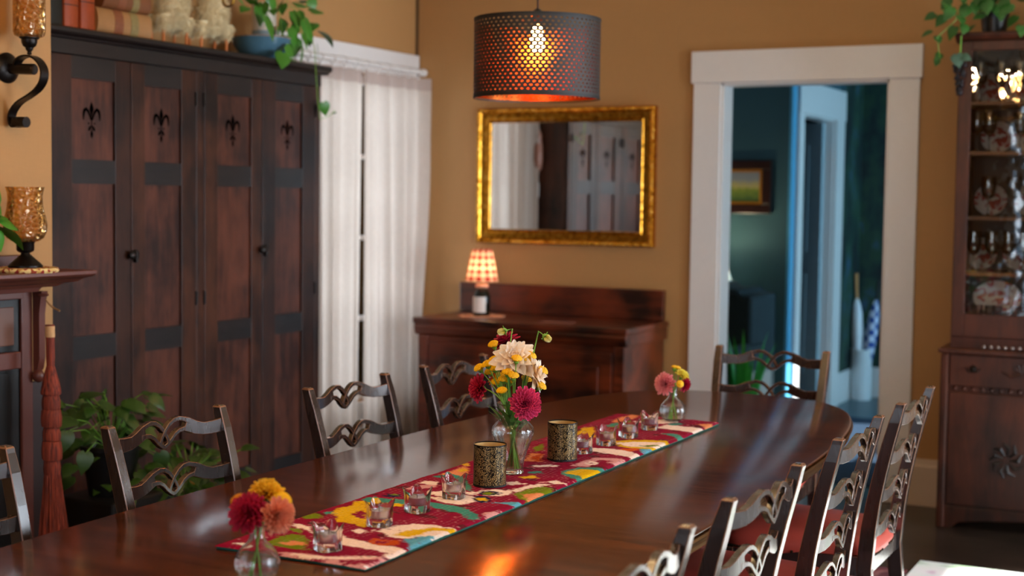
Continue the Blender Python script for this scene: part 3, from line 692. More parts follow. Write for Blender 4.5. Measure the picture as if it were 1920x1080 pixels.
bud(947, 620, .0, -right*.8-up*.25+cd_*.3, 'yellow green dahlia bud at the very top of the centre bouquet', 1)
bud(1021, 630, .0, right*.65-up*.55+cd_*.3, 'nodding yellow dahlia bud on a curved stem, far right of the centre bouquet', 2)
btn = [(925, 646, .0), (898, 690, -.02), (913, 683, -.015), (926, 675, 0), (926, 690, .0), (969, 673, -.065), (951, 698, -.05), (963, 705, -.06), (944, 711, -.02), (957, 714, -.01), (931, 716, .01), (941, 733, -.05), (996, 667, .0), (986, 673, -.01), (1018, 695, .0), (1015, 724, .0), (987, 711, .03), (918, 697, .01), (936, 706, .02)]
for i, (x, y, dy) in enumerate(btn):
    k = (x-955)/60
    fl('button_chrysanthemum', 'yellow button chrysanthemum, one of the many small round ones in the centre bouquet', 'flower', 'b', x, y, dy, up*.8+right*k*.7+cd_*.35, .0125 if i != 10 else .014, P_yel, i, group='yellow button flowers in the centre vase')
# greenery inside the centre vase
q = MB()
for k in range(26):
    a = k*2.4; p0 = V+Vector((.012*cos(a), .012*sin(a), .10+.004*(k % 8))); leaf(q, p0, (cos(a)*.8, sin(a)*.8, 1.3), (-cos(a), -sin(a), .6), .05+.02*(k % 3), .013, .25, .3, False)
for k in range(9):
    a = k*2.1; q.tube(stem_pts(foots(a, .018), neckp(a+2.6, .012), V+Vector((.03*cos(a+2.6), .03*sin(a+2.6), .235+.01*(k % 4)))), .0017, 6)
tag(q.build('foliage_sprig', plain('deep_stem_green', '#4c7c2c', .5, .3, 20), None, smooth=True, loc=V), 'green stems and narrow leaves packed in the neck of the centre vase', 'foliage', kind='stuff')
# bud vases
bp = [(.018, 0), (.024, .001), (.034, .010), (.040, .024), (.041, .036), (.037, .050), (.028, .062), (.018, .071), (.0135, .080), (.013, .092), (.015, .104), (.0175, .112), (.018, .1125)]
N1 = onZ(482, 1086, RZ); N1 = Vector((N1.x, N1.y, .7585)); N2 = onZ(1261, 789, RZ); N2 = Vector((N2.x, N2.y, RZ))
vase('bud_vase', 'small round clear glass bud vase at the near end of the runner', N1, bp, .002, .045)
vase('bud_vase', 'small round clear glass bud vase at the far end of the runner', N2, bp, .002, .05)
def bf(V0, px, py, dy, kind, rad, mat, label, nrm, seed, name='dahlia', lay=100, pw=.40, cup=1.4):
    p = onY(px, py, V0.y+dy); d = p-(V0+Vector((0, 0, .1))); a = math.atan2(d.y, d.x)
    mb = dahlia_mb(p, nrm, rad, lay, rad, rad*pw, cup, seed) if kind == 'd' else button_mb(p, nrm, rad, seed)
    ft = V0+Vector((.012*cos(a+pi), .012*sin(a+pi), .008)); nk = V0+Vector((.006*cos(a), .006*sin(a), .09))
    flower(name, label, 'flower', mb, mat, p, nrm, ft, nk, .0016)
c1 = camdir(N1)
bf(N1, 467, 962, -.03, 'd', .036, P_red, 'crimson dahlia in the near bud vase', c1*.8-right*.4+up*.25, 11)
bf(N1, 519, 966, -.01, 'd', .032, P_peach, 'peach orange dahlia in the near bud vase', c1*.8+right*.5-up*.1, 12)
bf(N1, 499, 925, .01, 'd', .031, P_or, 'golden yellow dahlia at the top of the near bud vase', c1*.4+up*.9, 13)
bf(N1, 527, 936, .02, 'b', .018, P_yel, 'yellow button flower behind the peach dahlia of the near bud vase', right*.5+up, 14, 'button_chrysanthemum')
bf(N1, 446, 937, .02, 'b', .013, P_or, 'small yellow button flower peeking out left of the crimson dahlia', up-right*.6, 15, 'button_chrysanthemum')
c2 = camdir(N2)
bf(N2, 1248, 720, -.02, 'd', .036, P_pink, 'pink dahlia in the far bud vase', c2*.8-right*.6+up*.1, 21)
bf(N2, 1283, 721, -.01, 'd', .023, P_dk, 'dark red dahlia in the far bud vase', c2*.6+right*.7-up*.3, 22, lay=60, pw=.45)
bf(N2, 1279, 705, .01, 'd', .024, P_lem, 'lemon yellow dahlia in the far bud vase', c2*.3+right*.5+up*.7, 23, lay=70, pw=.42)
bf(N2, 1275, 720, -.04, 'b', .0105, P_yel, 'yellow button flower between the pink and dark red dahlias of the far bud vase', c2, 24, 'button_chrysanthemum')
bf(N2, 1264, 688, .01, 'b', .008, P_yel, 'left one of the two topmost tiny yellow buttons in the far bud vase', up, 25, 'button_chrysanthemum')
bf(N2, 1271, 690, .02, 'b', .009, P_yel, 'right one of the two topmost tiny yellow buttons in the far bud vase', up+right*.3, 26, 'button_chrysanthemum')

# ------------------------------------------------------------------ tealight holders and perforated lanterns
def holder_mesh():
    # heavy glass cube-like cup with a wavy four-cornered rim
    n = 48; rf = lambda a: 1+.10*cos(4*a)**2*0+.09*abs(cos(2*a))**3; mb = MB(); vs = []
    prof = [(.001, 0, 0), (.024, 0, 0), (.0255, .002, 0), (.0255, .02, 0), (.0255, .036, .3), (.0275, .046, 1), (.0262, .047, 1), (.0225, .037, .3), (.0215, .022, 0), (.020, .0165, 0), (.001, .0165, 0)]
    for r, z, wv in prof:
        for k in range(n):
            a = 2*pi*k/n; q = r*(1+.13*abs(cos(2*a))**2.5)*(1+wv*.08*cos(4*a)); vs.append((q*cos(a), q*sin(a), z+wv*.0085*cos(4*a)))
    m = len(prof); mb.add(vs, [(i*n+k, i*n+(k+1) % n, (i+1)*n+(k+1) % n, (i+1)*n+k) for i in range(m-1) for k in range(n)]+[tuple(range(n))[::-1], tuple(range((m-1)*n, m*n))])
    return mb
tea_px = [(608, 1033), (706, 987), (777, 961), (846, 935), (1088, 850), (1133, 835), (1175, 821), (1215, 806)]
tea_lab = ['nearest the near bud vase', 'second from the near bud vase', 'third from the near bud vase', 'just in front of the near perforated lantern', 'just behind the far perforated lantern', 'second behind the far perforated lantern', 'third behind the far perforated lantern', 'beside the far bud vase']
hp = holder_mesh().build('tealight_holder', M_glass, None, smooth=True)
cp = thing('tealight_candle', (0, 0, 0), 'x', 'candle')
MB().lathe([(.001, 0), (.0185, 0), (.019, .001), (.019, .015), (.0192, .016), (.0182, .016), (.018, .0145)], (0, 0, 0), 28).build('metal_cup', plain('silver_tin', '#c9c6cc', .25, .05, metal=.8), cp, smooth=True, local=True)
MB().lathe([(.001, .002), (.0178, .002), (.0178, .0135), (.012, .013), (.001, .0125)], (0, 0, 0), 24).build('wax', plain('white_wax', '#f6f2f0', .4, .02, sss=.2), cp, smooth=True, local=True)
MB().tube([(0, 0, .012), (.0005, 0, .020)], .0007, 5).build('wick', M_cord, cp, local=True)
for i, (x, y) in enumerate(tea_px):
    p = onZ(x, y, RZ); h = hp if i == 0 else copy_tree(hp); h.location = (p.x, p.y+.012, RZ); h.rotation_euler.z = [.3, .9, .6, 1.0, .2, .7, .5, 1.1][i]
    tag(h, 'clear wavy glass tealight holder '+tea_lab[i], 'candle holder', 'glass tealight holders on the runner')
    c = cp if i == 0 else copy_tree(cp); c.location = (p.x, p.y+.012, RZ+.0168)
    tag(c, 'white tealight candle inside the glass holder '+tea_lab[i], 'candle', 'tealights in the glass holders')
def perforated(name, c, rough, metal, scx, scz, cut):
    m = NT(name); uv = m.n('TexCoord').outputs['UV']
    mp = m.n('Mapping', {'Vector': uv, 'Scale': (scx, scz, 1)}).outputs[0]
    vo = m.n('TexVoronoi', {'Vector': mp, 'Scale': 1.0, 'Randomness': .85}, feature='DISTANCE_TO_EDGE').outputs[0]
    sep = m.n('SeparateXYZ', {0: uv}); a = m.math('LESS_THAN', vo, cut)
    # veins of the leaf pattern
    wv = m.math('ABSOLUTE', m.math('SINE', m.math('ADD', m.math('MULTIPLY', sep.outputs[1], 95.), m.math('MULTIPLY', m.math('SINE', m.math('MULTIPLY', sep.outputs[0], 18.8)), 1.6))))
    a = m.math('MAXIMUM', a, m.math('LESS_THAN', wv, .05))
    m.set(base=sr(c), rough=rough, metal=metal, alpha=a); return m.m
def rimmat(): return M_cord
LH, LR = .100, .0395
lan = [((907, 913), 'black and gold perforated metal lantern in front of the centre vase'), ((1045, 864), 'black and gold perforated metal lantern behind the centre vase')]
mo = perforated('black_filigree', '#120f0d', .3, .6, 62, 360, .12); mi = plain('gold_lantern_lining', '#d9b272', .45, .08, 40, metal=.35)
for i, ((x, y), lab) in enumerate(lan):
    p = onZ(x, y, RZ); t = thing('perforated_lantern', (p.x, p.y+.03, RZ), lab, 'candle lantern', 'perforated lanterns on the runner')
    MB().open_lathe([(LR, .003), (LR, LH-.002)]).build('filigree_wall', mo, t, smooth=True, local=True)
    MB().open_lathe([(LR-.0009, LH-.002), (LR-.0009, .003)]).build('gold_lining', mi, t, smooth=True, local=True)
    MB().lathe([(LR-.001, 0), (LR+.0006, 0), (LR+.0006, .004), (LR-.001, .004)], close=True, n=48).build('rim', M_cord, t, smooth=True, local=True)
    MB().lathe([(LR-.001, LH-.003), (LR+.0006, LH-.003), (LR+.0006, LH), (LR-.001, LH)], close=True, n=48).build('rim', plain('lantern_rim', '#17120f', .3, metal=.6), t, smooth=True, local=True)
    MB().lathe([(.001, .001), (LR-.002, .001), (LR-.002, .003), (.001, .003)], n=32).build('base_plate', M_brass, t, local=True)

# ------------------------------------------------------------------ pendant lamp
PX, PY, PB, PT, PR = -2.262, 4.62, 1.805, 2.083, .225
pen = thing('pendant_lamp', (PX, PY, PB), 'dark drum pendant lamp with scale shaped perforations and copper lining', 'pendant lamp')
def scalemat(name, base, rough, metal, cut):
    m = NT(name); sep = m.n('SeparateXYZ', {0: m.n('TexCoord').outputs['UV']}); U, Vv = sep.outputs[0], sep.outputs[1]
    W, H = 1/68, .0128
    row = m.math('DIVIDE', Vv, H); rf = m.math('FLOOR', row); fy = m.math('FRACT', row)
    off = m.math('MULTIPLY', m.math('MODULO', rf, 2.), .5)
    fx = m.math('SUBTRACT', m.math('FRACT', m.math('ADD', m.math('DIVIDE', U, W), off)), .5)
    d = m.math('ADD', m.math('POWER', m.math('MULTIPLY', m.math('ABSOLUTE', fx), 2.1), 2.), m.math('POWER', m.math('MULTIPLY', m.math('ABSOLUTE', m.math('SUBTRACT', fy, .5)), 2.15), 2.))
    a = m.math('GREATER_THAN', d, cut)
    em = m.math('MAXIMUM', m.math('LESS_THAN', Vv, PB+.012), m.math('GREATER_THAN', Vv, PT-.012)); a = m.math('MAXIMUM', a, em)
    m.set(base=sr(base), rough=rough, metal=metal, alpha=a); return m.m
MB().open_lathe([(PR, PB), (PR, PT)], (PX, PY, 0), 96).build('drum_shade', scalemat('charcoal_scale_shade', '#241d1a', .6, .0, .24), pen, smooth=True)
MB().open_lathe([(PR-.002, PT), (PR-.002, PB)], (PX, PY, 0), 96).build('copper_lining', scalemat('copper_lining', '#c46a2a', .25, 1., .24), pen, smooth=True)
MB().lathe([(PR-.003, PB-.002), (PR+.0012, PB-.002), (PR+.0012, PB+.008), (PR-.003, PB+.006)], (PX, PY, 0), 96, close=True).build('shade_rim', M_cord, pen, smooth=True)
MB().lathe([(PR-.003, PT-.006), (PR+.0012, PT-.006), (PR+.0012, PT+.002), (PR-.003, PT+.002)], (PX, PY, 0), 96, close=True).build('shade_rim', M_cord, pen, smooth=True)
q = MB()
for k in range(3): a = k*2*pi/3+.4; q.tube([(PX, PY, PT+.025), (PX+PR*cos(a)*.98, PY+PR*sin(a)*.98, PT-.004)], .002, 6)
q.build('spider_frame', M_iron, pen)
MB().tube([(PX, PY, PT+.03), (PX, PY, CE)], .0035, 8).build('cord', M_cord, pen)
MB().lathe([(.001, PT-.022), (.017, PT-.018), (.019, PT+.03), (.006, PT+.04), (.001, PT+.042)], (PX, PY, 0), 16).build('socket', M_iron, pen, smooth=True)
MB().lathe([(.001, PT-.115), (.014, PT-.11), (.024, PT-.095), (.027, PT-.075), (.022, PT-.05), (.014, PT-.026), (.001, PT-.0235)], (PX, PY, 0), 20).build('bulb', emit('pendant_bulb_glow', (1, .46, .12, 1), 300), pen, smooth=True)
MB().lathe([(.001, CE-.03), (.05, CE-.025), (.055, CE)], (PX, PY, 0), 20).build('canopy', M_iron, pen, smooth=True)
def point(name, loc, power, col, r=.03):
    l = bpy.data.lights.new(name, 'POINT'); l.energy = power; l.color = col; l.shadow_soft_size = r
    o = bpy.data.objects.new(name, l); COL.objects.link(o); o.location = loc; return o
WARM = (1, .66, .34)

# chandelier over the near half of the table (only its lowest ring reaches the picture)
ch = thing('chandelier', (-1.572, 2.0, 1.772), 'brass chandelier above the near half of the table, only its bottom ring in view', 'chandelier')
cx, cy = -1.572, 2.0
q = MB(); q.tube([(cx+.012*cos(a), cy, 1.785+.012*sin(a)) for a in [k*2*pi/16 for k in range(17)]], .0022, 8); q.build('bottom_ring', M_brass, ch, smooth=True)
MB().lathe([(.001, 1.797), (.012, 1.81), (.03, 1.85), (.014, 1.9), (.012, 2.1), (.03, 2.16), (.02, 2.24), (.008, 2.3), (.006, CE)], (cx, cy, 0), 20).build('column', M_brass, ch, smooth=True)
M_flame = emit('candle_bulb_glow', (1, .55, .18, 1), 55)
for k in range(6):
    a = k*pi/3+.3; ex, ey = cx+.34*cos(a), cy+.34*sin(a)
    ar = MB().tube([(cx+.02*cos(a), cy+.02*sin(a), 2.18), (cx+.12*cos(a), cy+.12*sin(a), 2.12), (cx+.25*cos(a), cy+.25*sin(a), 2.12), (ex, ey, 2.2)], .006, 8).lathe([(.001, 2.19), (.03, 2.205), (.012, 2.21), (.011, 2.29), (.001, 2.29)], (ex, ey, 0), 14).build('arm', M_brass, ch, smooth=True)
    MB().lathe([(.001, 2.29), (.010, 2.3), (.014, 2.32), (.009, 2.35), (.001, 2.375)], (ex, ey, 0), 12).build('candle_bulb', M_flame, ar, smooth=True)
for k in range(6): point('chandelier_light', (cx+.34*cos(k*pi/3+.3), cy+.34*sin(k*pi/3+.3), 2.395), 6, WARM, .012)

# ------------------------------------------------------------------ gilt mirror
MX0, MX1, MZ0, MZ1, MYF = -3.765, -2.722, 1.203, 1.937, YB
mir = thing('wall_mirror', ((MX0+MX1)/2, YB, MZ0), 'large rectangular mirror in ornate gilt frame on the mustard wall', 'mirror')
M_gilt = NT('antique_gold_leaf'); _n = M_gilt.n('TexNoise', {'Vector': M_gilt.n('TexCoord').outputs['Object'], 'Scale': 35, 'Detail': 5}).outputs[0]
M_gilt.set(base=M_gilt.ramp(_n, [(.3, sr('#8a5212')), (.5, sr('#d8952c')), (.8, sr('#f2c468'))]), rough=.24, metal=1.); M_gilt.bump(_n, .5, .003); M_gilt = M_gilt.m
def frame_mb(x0, x1, z0, z1, prof):
    # prof: (inset from the outer edge, y off the wall)
    mb = MB(); vs = []
    for ins, y in prof: vs += [(x0+ins, YB-y, z0+ins), (x1-ins, YB-y, z0+ins), (x1-ins, YB-y, z1-ins), (x0+ins, YB-y, z1-ins)]
    m = len(prof); mb.add(vs, [(i*4+k, i*4+(k+1) % 4, (i+1)*4+(k+1) % 4, (i+1)*4+k) for i in range(m-1) for k in range(4)]); return mb
frame_mb(MX0, MX1, MZ0, MZ1, [(0, .001), (0, .03), (.006, .042), (.016, .046), (.024, .04), (.028, .032), (.05, .026), (.064, .026), (.07, .032), (.076, .03), (.08, .018), (.08, .012)]).build('gilt_frame', M_gilt, mir, smooth=True)
q = MB(); rnd = random.Random(3)
def orn(x, z, s_):
    q.sphere((x, YB-.043, z), .0095*s_, 8, 5, (1, .6, 1))
for k in range(54):
    x = MX0+.012+(MX1-MX0-.024)*k/53
    for z in (MZ0+.013, MZ1-.013): orn(x, z, .75+.45*(k % 2)+rnd.uniform(-.1, .1))
for k in range(1, 37):
    z = MZ0+.012+(MZ1-MZ0-.024)*k/37
    for x in (MX0+.013, MX1-.013): orn(x, z, .75+.45*(k % 2)+rnd.uniform(-.1, .1))
q.build('beaded_ornament', M_gilt, mir, smooth=True)
mm = NT('silvered_glass'); mm.set(base=(.86, .87, .86, 1), rough=.015, metal=1.)
MB().box(MX0+.078, MX1-.078, YB-.014, YB-.010, MZ0+.078, MZ1-.078).build('mirror_glass', mm.m, mir)

# ------------------------------------------------------------------ sideboard, bottle lamp
SX0, SX1, SY = -3.805, -2.655, 6.43
sb = thing('sideboard', (-3.23, 6.7, 0), 'dark red mahogany sideboard with low back board under the mirror', 'sideboard')
MB().box(SX0-.03, SX1+.025, SY-.03, YB-.02, .795, .826).build('top_slab', M_side, sb, bevel=.006)
q = MB(); q.box(SX0, SX1, SY, YB-.025, .12, .735); 
for x in (SX0-.004, SX1-.05):
    q.box(x, x+.054, SY-.012, SY+.04, .0, .735); q.box(x, x+.054, YB-.08, YB-.026, 0, .2)
q.build('carcass', M_side, sb, bevel=.004)
q = MB(); q.prism([(SY-.024, .795), (SY-.03, .78), (SY-.02, .745), (SY-.005, .735), (YB-.022, .735), (YB-.022, .795)], 'x', SX0-.022, SX1+.018); q.build('frieze', M_side, sb, bevel=.003)
MB().box(SX0-.045, SX1+.005, YB-.06, YB-.022, .826, .985).build('back_board', M_side, sb, bevel=.005)
for a, b, lab in ((SX0+.06, (SX0+SX1)/2-.01, 0), ((SX0+SX1)/2+.01, SX1-.06, 1)):
    dr = MB().box(a, b, SY-.014, SY+.002, .2, .70).build('door', M_side, sb, bevel=.003)
    MB().box(a+.07, b-.07, SY-.020, SY-.013, .27, .63).build('raised_panel', M_side, dr, bevel=.006)
    kx = b-.03 if lab == 0 else a+.03
    MB().sphere((kx, SY-.03, .46), .012, 10, 8).build('door_knob', M_brass, dr, smooth=True)
# doily + lamp
dl = onY(903, 592, 6.66); LX, LY = dl.x, 6.66
dm = MB(); vs = [(0, 0, .003)]; n = 72
for r in (.07, .12): vs += [(r*(1+(.06*cos(12*2*pi*k/n) if r > .1 else 0))*cos(2*pi*k/n), r*(1+(.06*cos(12*2*pi*k/n) if r > .1 else 0))*sin(2*pi*k/n), .003) for k in range(n)]
vs += [(x, y, 0) for x, y, z in vs[1+n:]]
dm.add([(x+LX, y+LY, z+.827) for x, y, z in vs], [(0, 1+k, 1+(k+1) % n) for k in range(n)]+[(1+r*n+k, 1+r*n+n+k, 1+r*n+n+(k+1) % n, 1+r*n+(k+1) % n) for r in (0, 1) for k in range(n)])
tag(dm.build('doily', plain('peach_lace', '#d89a78', .9, .15, 60), None, loc=(LX, LY, .827), solid=.001), 'round scalloped peach doily under the bottle lamp on the sideboard', 'doily')
lb = .8305
lamp = thing('table_lamp', (LX, LY, lb), 'small bottle lamp with red gingham shade glowing on the sideboard', 'lamp')
MB().lathe([(.001, lb), (.042, lb), (.046, lb+.006), (.046, lb+.10), (.04, lb+.122), (.026, lb+.14), (.02, lb+.15), (.001, lb+.15)], (LX, LY, 0), 28).build('bottle_base', plain('dark_green_bottle', '#0a1210', .12), lamp, smooth=True)
q = MB(); vs = []; n = 14
for k in range(n+1):
    a = -pi/2-.95+1.9*k/n
    for z in (lb+.018, lb+.1): vs.append((LX+.0468*cos(a), LY+.0468*sin(a), z))
q.add(vs, [(2*k, 2*k+2, 2*k+3, 2*k+1) for k in range(n)]); q.build('paper_label', plain('off_white_label', '#e4dcd6', .7, .03), lamp, smooth=True)
MB().lathe([(.03, lb+.146), (.034, lb+.15), (.034, lb+.162), (.03, lb+.166)], (LX, LY, 0), 24, rfun=lambda a, z: 1+.06*cos(10*a)).build('cloth_collar', plain('peach_cloth', '#e0a080', .8), lamp, smooth=True)
MB().tube([(LX, LY, lb+.15), (LX, LY, lb+.225)], .006, 8).build('stem', M_brass, lamp)
m = NT('red_gingham'); sep = m.n('SeparateXYZ', {0: m.n('TexCoord').outputs['UV']})
fu = m.math('GREATER_THAN', m.math('FRACT', m.math('MULTIPLY', sep.outputs[0], 11.)), .5); fv = m.math('GREATER_THAN', m.math('FRACT', m.math('DIVIDE', sep.outputs[1], .037)), .5)
c = m.mix(m.math('MULTIPLY', m.math('ADD', fu, fv), .5), sr('#f4dcc4'), sr('#a01e1e')); dd = m.n('BsdfDiffuse', {'Color': c}); tt = m.n('BsdfTranslucent', {'Color': c})
mx = m.n('MixShader', {0: .6}); m.link(dd.outputs[0], mx.inputs[1]); m.link(tt.outputs[0], mx.inputs[2]); m.link(mx.outputs[0], m.out.inputs[0])
MB().open_lathe([(.086, lb+.182), (.053, lb+.348)], (LX, LY, 0), 48).build('gingham_shade', m.m, lamp, smooth=True)
MB().sphere((LX, LY, lb+.25), .018, 10, 8, (1, 1, 1.3)).build('bulb', emit('lamp_bulb_glow', (1, .62, .3, 1), 60), lamp, smooth=True)
tag(MB().box(-3.16, -2.99, 6.50, 6.60, .8265, .8285).build('folded_paper', plain('dull_rose_paper', '#8a5040', .8), None, loc=(-3.07, 6.55, .8265)), 'small flat paper on the front of the sideboard top', 'paper')

# ------------------------------------------------------------------ tall four-door cabinet
CF, CY0, CY1 = -3.86, 3.52, 5.591
cab = thing('tall_cabinet', (-4.02, 4.55, 0), 'tall dark walnut cabinet with four panelled doors and fleur-de-lis cutouts painted as dark shapes', 'cabinet')
q = MB(); q.box(XL+.006, CF-.006, CY0, CY0+.03, 0, 1.99); q.box(XL+.006, CF-.006, CY1-.03, CY1, 0, 1.99); q.box(XL+.006, XL+.02, CY0, CY1, 0, 1.99); q.box(XL+.006, CF-.006, CY0, CY1, 1.96, 1.99); q.box(XL+.006, CF-.006, CY0, CY1, .0, .12)
q.box(CF-.02, CF, CY0, 3.865, 0, 1.957); q.box(CF-.02, CF, 4.702, 4.750, 0, 1.957); q.box(CF-.02, CF, 5.553, CY1, 0, 1.957)
q.build('carcass', M_cab, cab, bevel=.002)
q = MB(); q.box(CF-.02, CF+.004, CY0, CY1+.002, 1.957, 2.012); q.build('frieze', M_cabr, cab, bevel=.002); MB().box(CF-.02, CF+.002, CY0, CY1, 0, .14).build('plinth', M_cabr, cab, bevel=.002)
q = MB(); cp_ = [(CF-.3, 2.012), (CF+.012, 2.012), (CF+.016, 2.02), (CF+.03, 2.028), (CF+.034, 2.034), (CF+.034, 2.046), (CF+.030, 2.052), (CF-.3, 2.052)]
q.prism(cp_, 'y', CY0, CY1+.05); q.build('cornice', M_cabr, cab, bevel=.002)
def stroke(pts, wid, z0=0):
    m = len(pts); L_, R_ = [], []
    for i in range(m):
        p = Vector(pts[i]); d = (Vector(pts[min(i+1, m-1)])-Vector(pts[max(i-1, 0)])).normalized(); n = Vector((-d.y, d.x))
        L_.append(tuple(p+n*wid[i]/2)); R_.append(tuple(p-n*wid[i]/2))
    return L_+R_[::-1]
M_cut = plain('cutout_shade_black', '#040303', 1., .1, spec=0.)  # flat black paints the shade inside the fleur cutouts; panels stay uncut
def fleur(mb, cy, cz, x0, x1, s_=1.):
    u = s_/2333.
    P = lambda l, sg=1: [(cy+sg*a*u, cz+b*u) for a, b in l]
    mb.prism(P([(0, 160), (13, 135), (25, 105), (25, 88), (13, 60), (7, 35), (5, -85), (-5, -85), (-7, 35), (-13, 60), (-25, 88), (-25, 105), (-13, 135)]), 'x', x0, x1)
    mb.prism(P([(0, -82), (8, -95), (16, -120), (12, -140), (0, -160), (-12, -140), (-16, -120), (-8, -95)]), 'x', x0, x1)
    for sg in (-1, 1):
        st = stroke([(12, 0), (22, 38), (42, 76), (66, 94), (88, 82), (98, 48), (101, -2)], [10, 20, 27, 32, 32, 26, 8])
        mb.prism(P(st, sg), 'x', x0, x1)
        mb.prism(P([(35+9*cos(a), -30+9*sin(a)) for a in [k*pi/4 for k in range(8)]], sg), 'x', x0, x1)
        mb.prism(P(stroke([(12, -50), (22, -66), (30, -84), (40, -92)], [8, 22, 26, 9]), sg), 'x', x0, x1)
doors = [(3.868, 4.306, 3.994, 4.222), (4.312, 4.70, 4.388, 4.607), (4.752, 5.143, 4.838, 5.069), (5.149, 5.55, 5.243, 5.45)]
M_pan = wood('cabinet_red_panel', '#27110a', '#5c3020', 'z', .42, 9, blot=.45, spec=.4)
for i, (a, b, p0, p1) in enumerate(doors):
    x0, x1 = CF-.02, CF+.002
    q = MB(); q.box(x0, x1, a, p0, .15, 1.954); q.box(x0, x1, p1, b, .15, 1.954)
    d = q.build('door', M_cabs if i in (0, 3) else M_cab, cab, bevel=.002)
    q = MB()
    for z0, z1 in ((.15, .26), (.825, .913), (1.484, 1.573), (1.872, 1.954)): MB().box(x0, x1-.001, p0, p1, z0, z1).build('door_rail', M_cabr, d)
    q = MB()
    for z0, z1 in ((.26, .825), (.913, 1.484), (1.573, 1.872)): MB().box(x0+.003, x1-.012, p0-.001, p1+.001, z0, z1).build('door_panel', M_pan, d)
    q = MB(); fleur(q, (p0+p1)/2, 1.722, x1-.0125, x1-.0112); q.build('fleur_painted_shade', M_cut, d)
    q = MB(); hy = b+.003 if i == 1 else (a-.003 if i in (0, 2) else b)
    if i == 1: hy = b-.004
    for hz_ in (1.84, 1.02, .3): MB().tube([(x1+.003, hy, hz_-.028), (x1+.003, hy, hz_+.028)], .006, 10).build('hinge', M_iron, d, smooth=True)
    if i in (0, 2):
        MB().lathe([(.001, 0), (.006, .0), (.006, .012), (.018, .018), (.019, .026), (.012, .032), (.001, .033)], (x1, b-.012, 1.21), 14, basis((1, 0, 0))).build('door_knob', M_iron, d, smooth=True)
    if i in (1, 3): MB().box(x1, x1+.012, a+.002, a+.03, 1.195, 1.225).box(x1, x1+.02, a+.006, a+.016, 1.18, 1.23).build('door_catch', M_iron, d, bevel=.003)
CT = 2.0525

# things on top of the tall cabinet
def onshelf(px, py, X=-3.95): return onX(px, py, X)
def book_upright(y0, y1, z1, mat, lab, band=None, grp=None):
    t = thing('book', (-3.95, (y0+y1)/2, CT), lab, 'book', grp)
    x0, x1 = -4.06, -3.915; yc = (y0+y1)/2; h = (y1-y0)/2
    arc = [(x1+.012*cos(a), yc+h*sin(a)) for a in [(-pi/2+pi*k/8) for k in range(9)]]
    MB().prism([(x0, y0)]+arc+[(x0, y1)], 'z', CT, z1).build('cover', mat, t, bevel=.001)
    MB().box(x0-.001, x1-.004, y0+.005, y1-.005, z1-.001, z1+.0005).build('pages', plain('old_page_edge', '#b59a6a', .9, .2, 80), t)
    if band:
        q = MB()
        for z in band: q.prism([(p[0]+.001, p[1]) for p in arc]+[(p[0]-.002, p[1]) for p in arc[::-1]], 'z', z, z+.0035)
        q.build('spine_band', M_black, t)
def by(px): return onX(px, 60, -3.905).y
M_orange = plain('orange_leather_book', '#a34418', .5, .25, 30, bump=.1)
book_upright(by(100)-.06, by(121), CT+.22, plain('dark_green_book', '#14140c', .6, .3, 30), 'dark bookend volume at the left end of the cabinet top')
book_upright(by(123), by(150), CT+.21, M_orange, 'left one of two upright orange leather books on the tall cabinet', (CT+.09, CT+.16))
book_upright(by(154), by(181), CT+.205, M_orange, 'right one of two upright orange leather books on the tall cabinet', (CT+.11, CT+.17))
M_vel = plain('vellum_book', '#a87a4a', .6, .25, 14, bump=.2)
def tome(y0, y1, z0, z1, lab, mat):
    t = thing('book', (-3.98, (y0+y1)/2, z0), lab, 'book')
    zc, h = (z0+z1)/2, (z1-z0)/2; arc = [(-3.925+.022*cos(a), zc+h*sin(a)) for a in [(-pi/2+pi*k/10) for k in range(11)]]
    MB().prism([(-4.14, z0)]+arc+[(-4.14, z1)], 'y', y0, y1).build('cover', mat, t, bevel=.002)
    for (f0, f1, mt) in ((.30, .46, '#8a5030'), (.60, .74, '#8c7c4c')):
        ya, yb_ = y0+(y1-y0)*f0, y0+(y1-y0)*f1
        MB().prism([(x+.0012, z) for x, z in arc]+[(x-.001, z) for x, z in arc[::-1]], 'y', ya, yb_).build('spine_label', plain('spine_label'+mt, mt, .5, .35, 60), t)
tome(by(184), by(285), CT, CT+.105, 'thick pale vellum book lying flat on the tall cabinet beside the upright books', M_vel)
tome(by(196), by(287)-.01, CT+.106, CT+.19, 'brown old book lying on top of the thick pale one', plain('brown_old_book', '#7c4a26', .6, .3, 14))
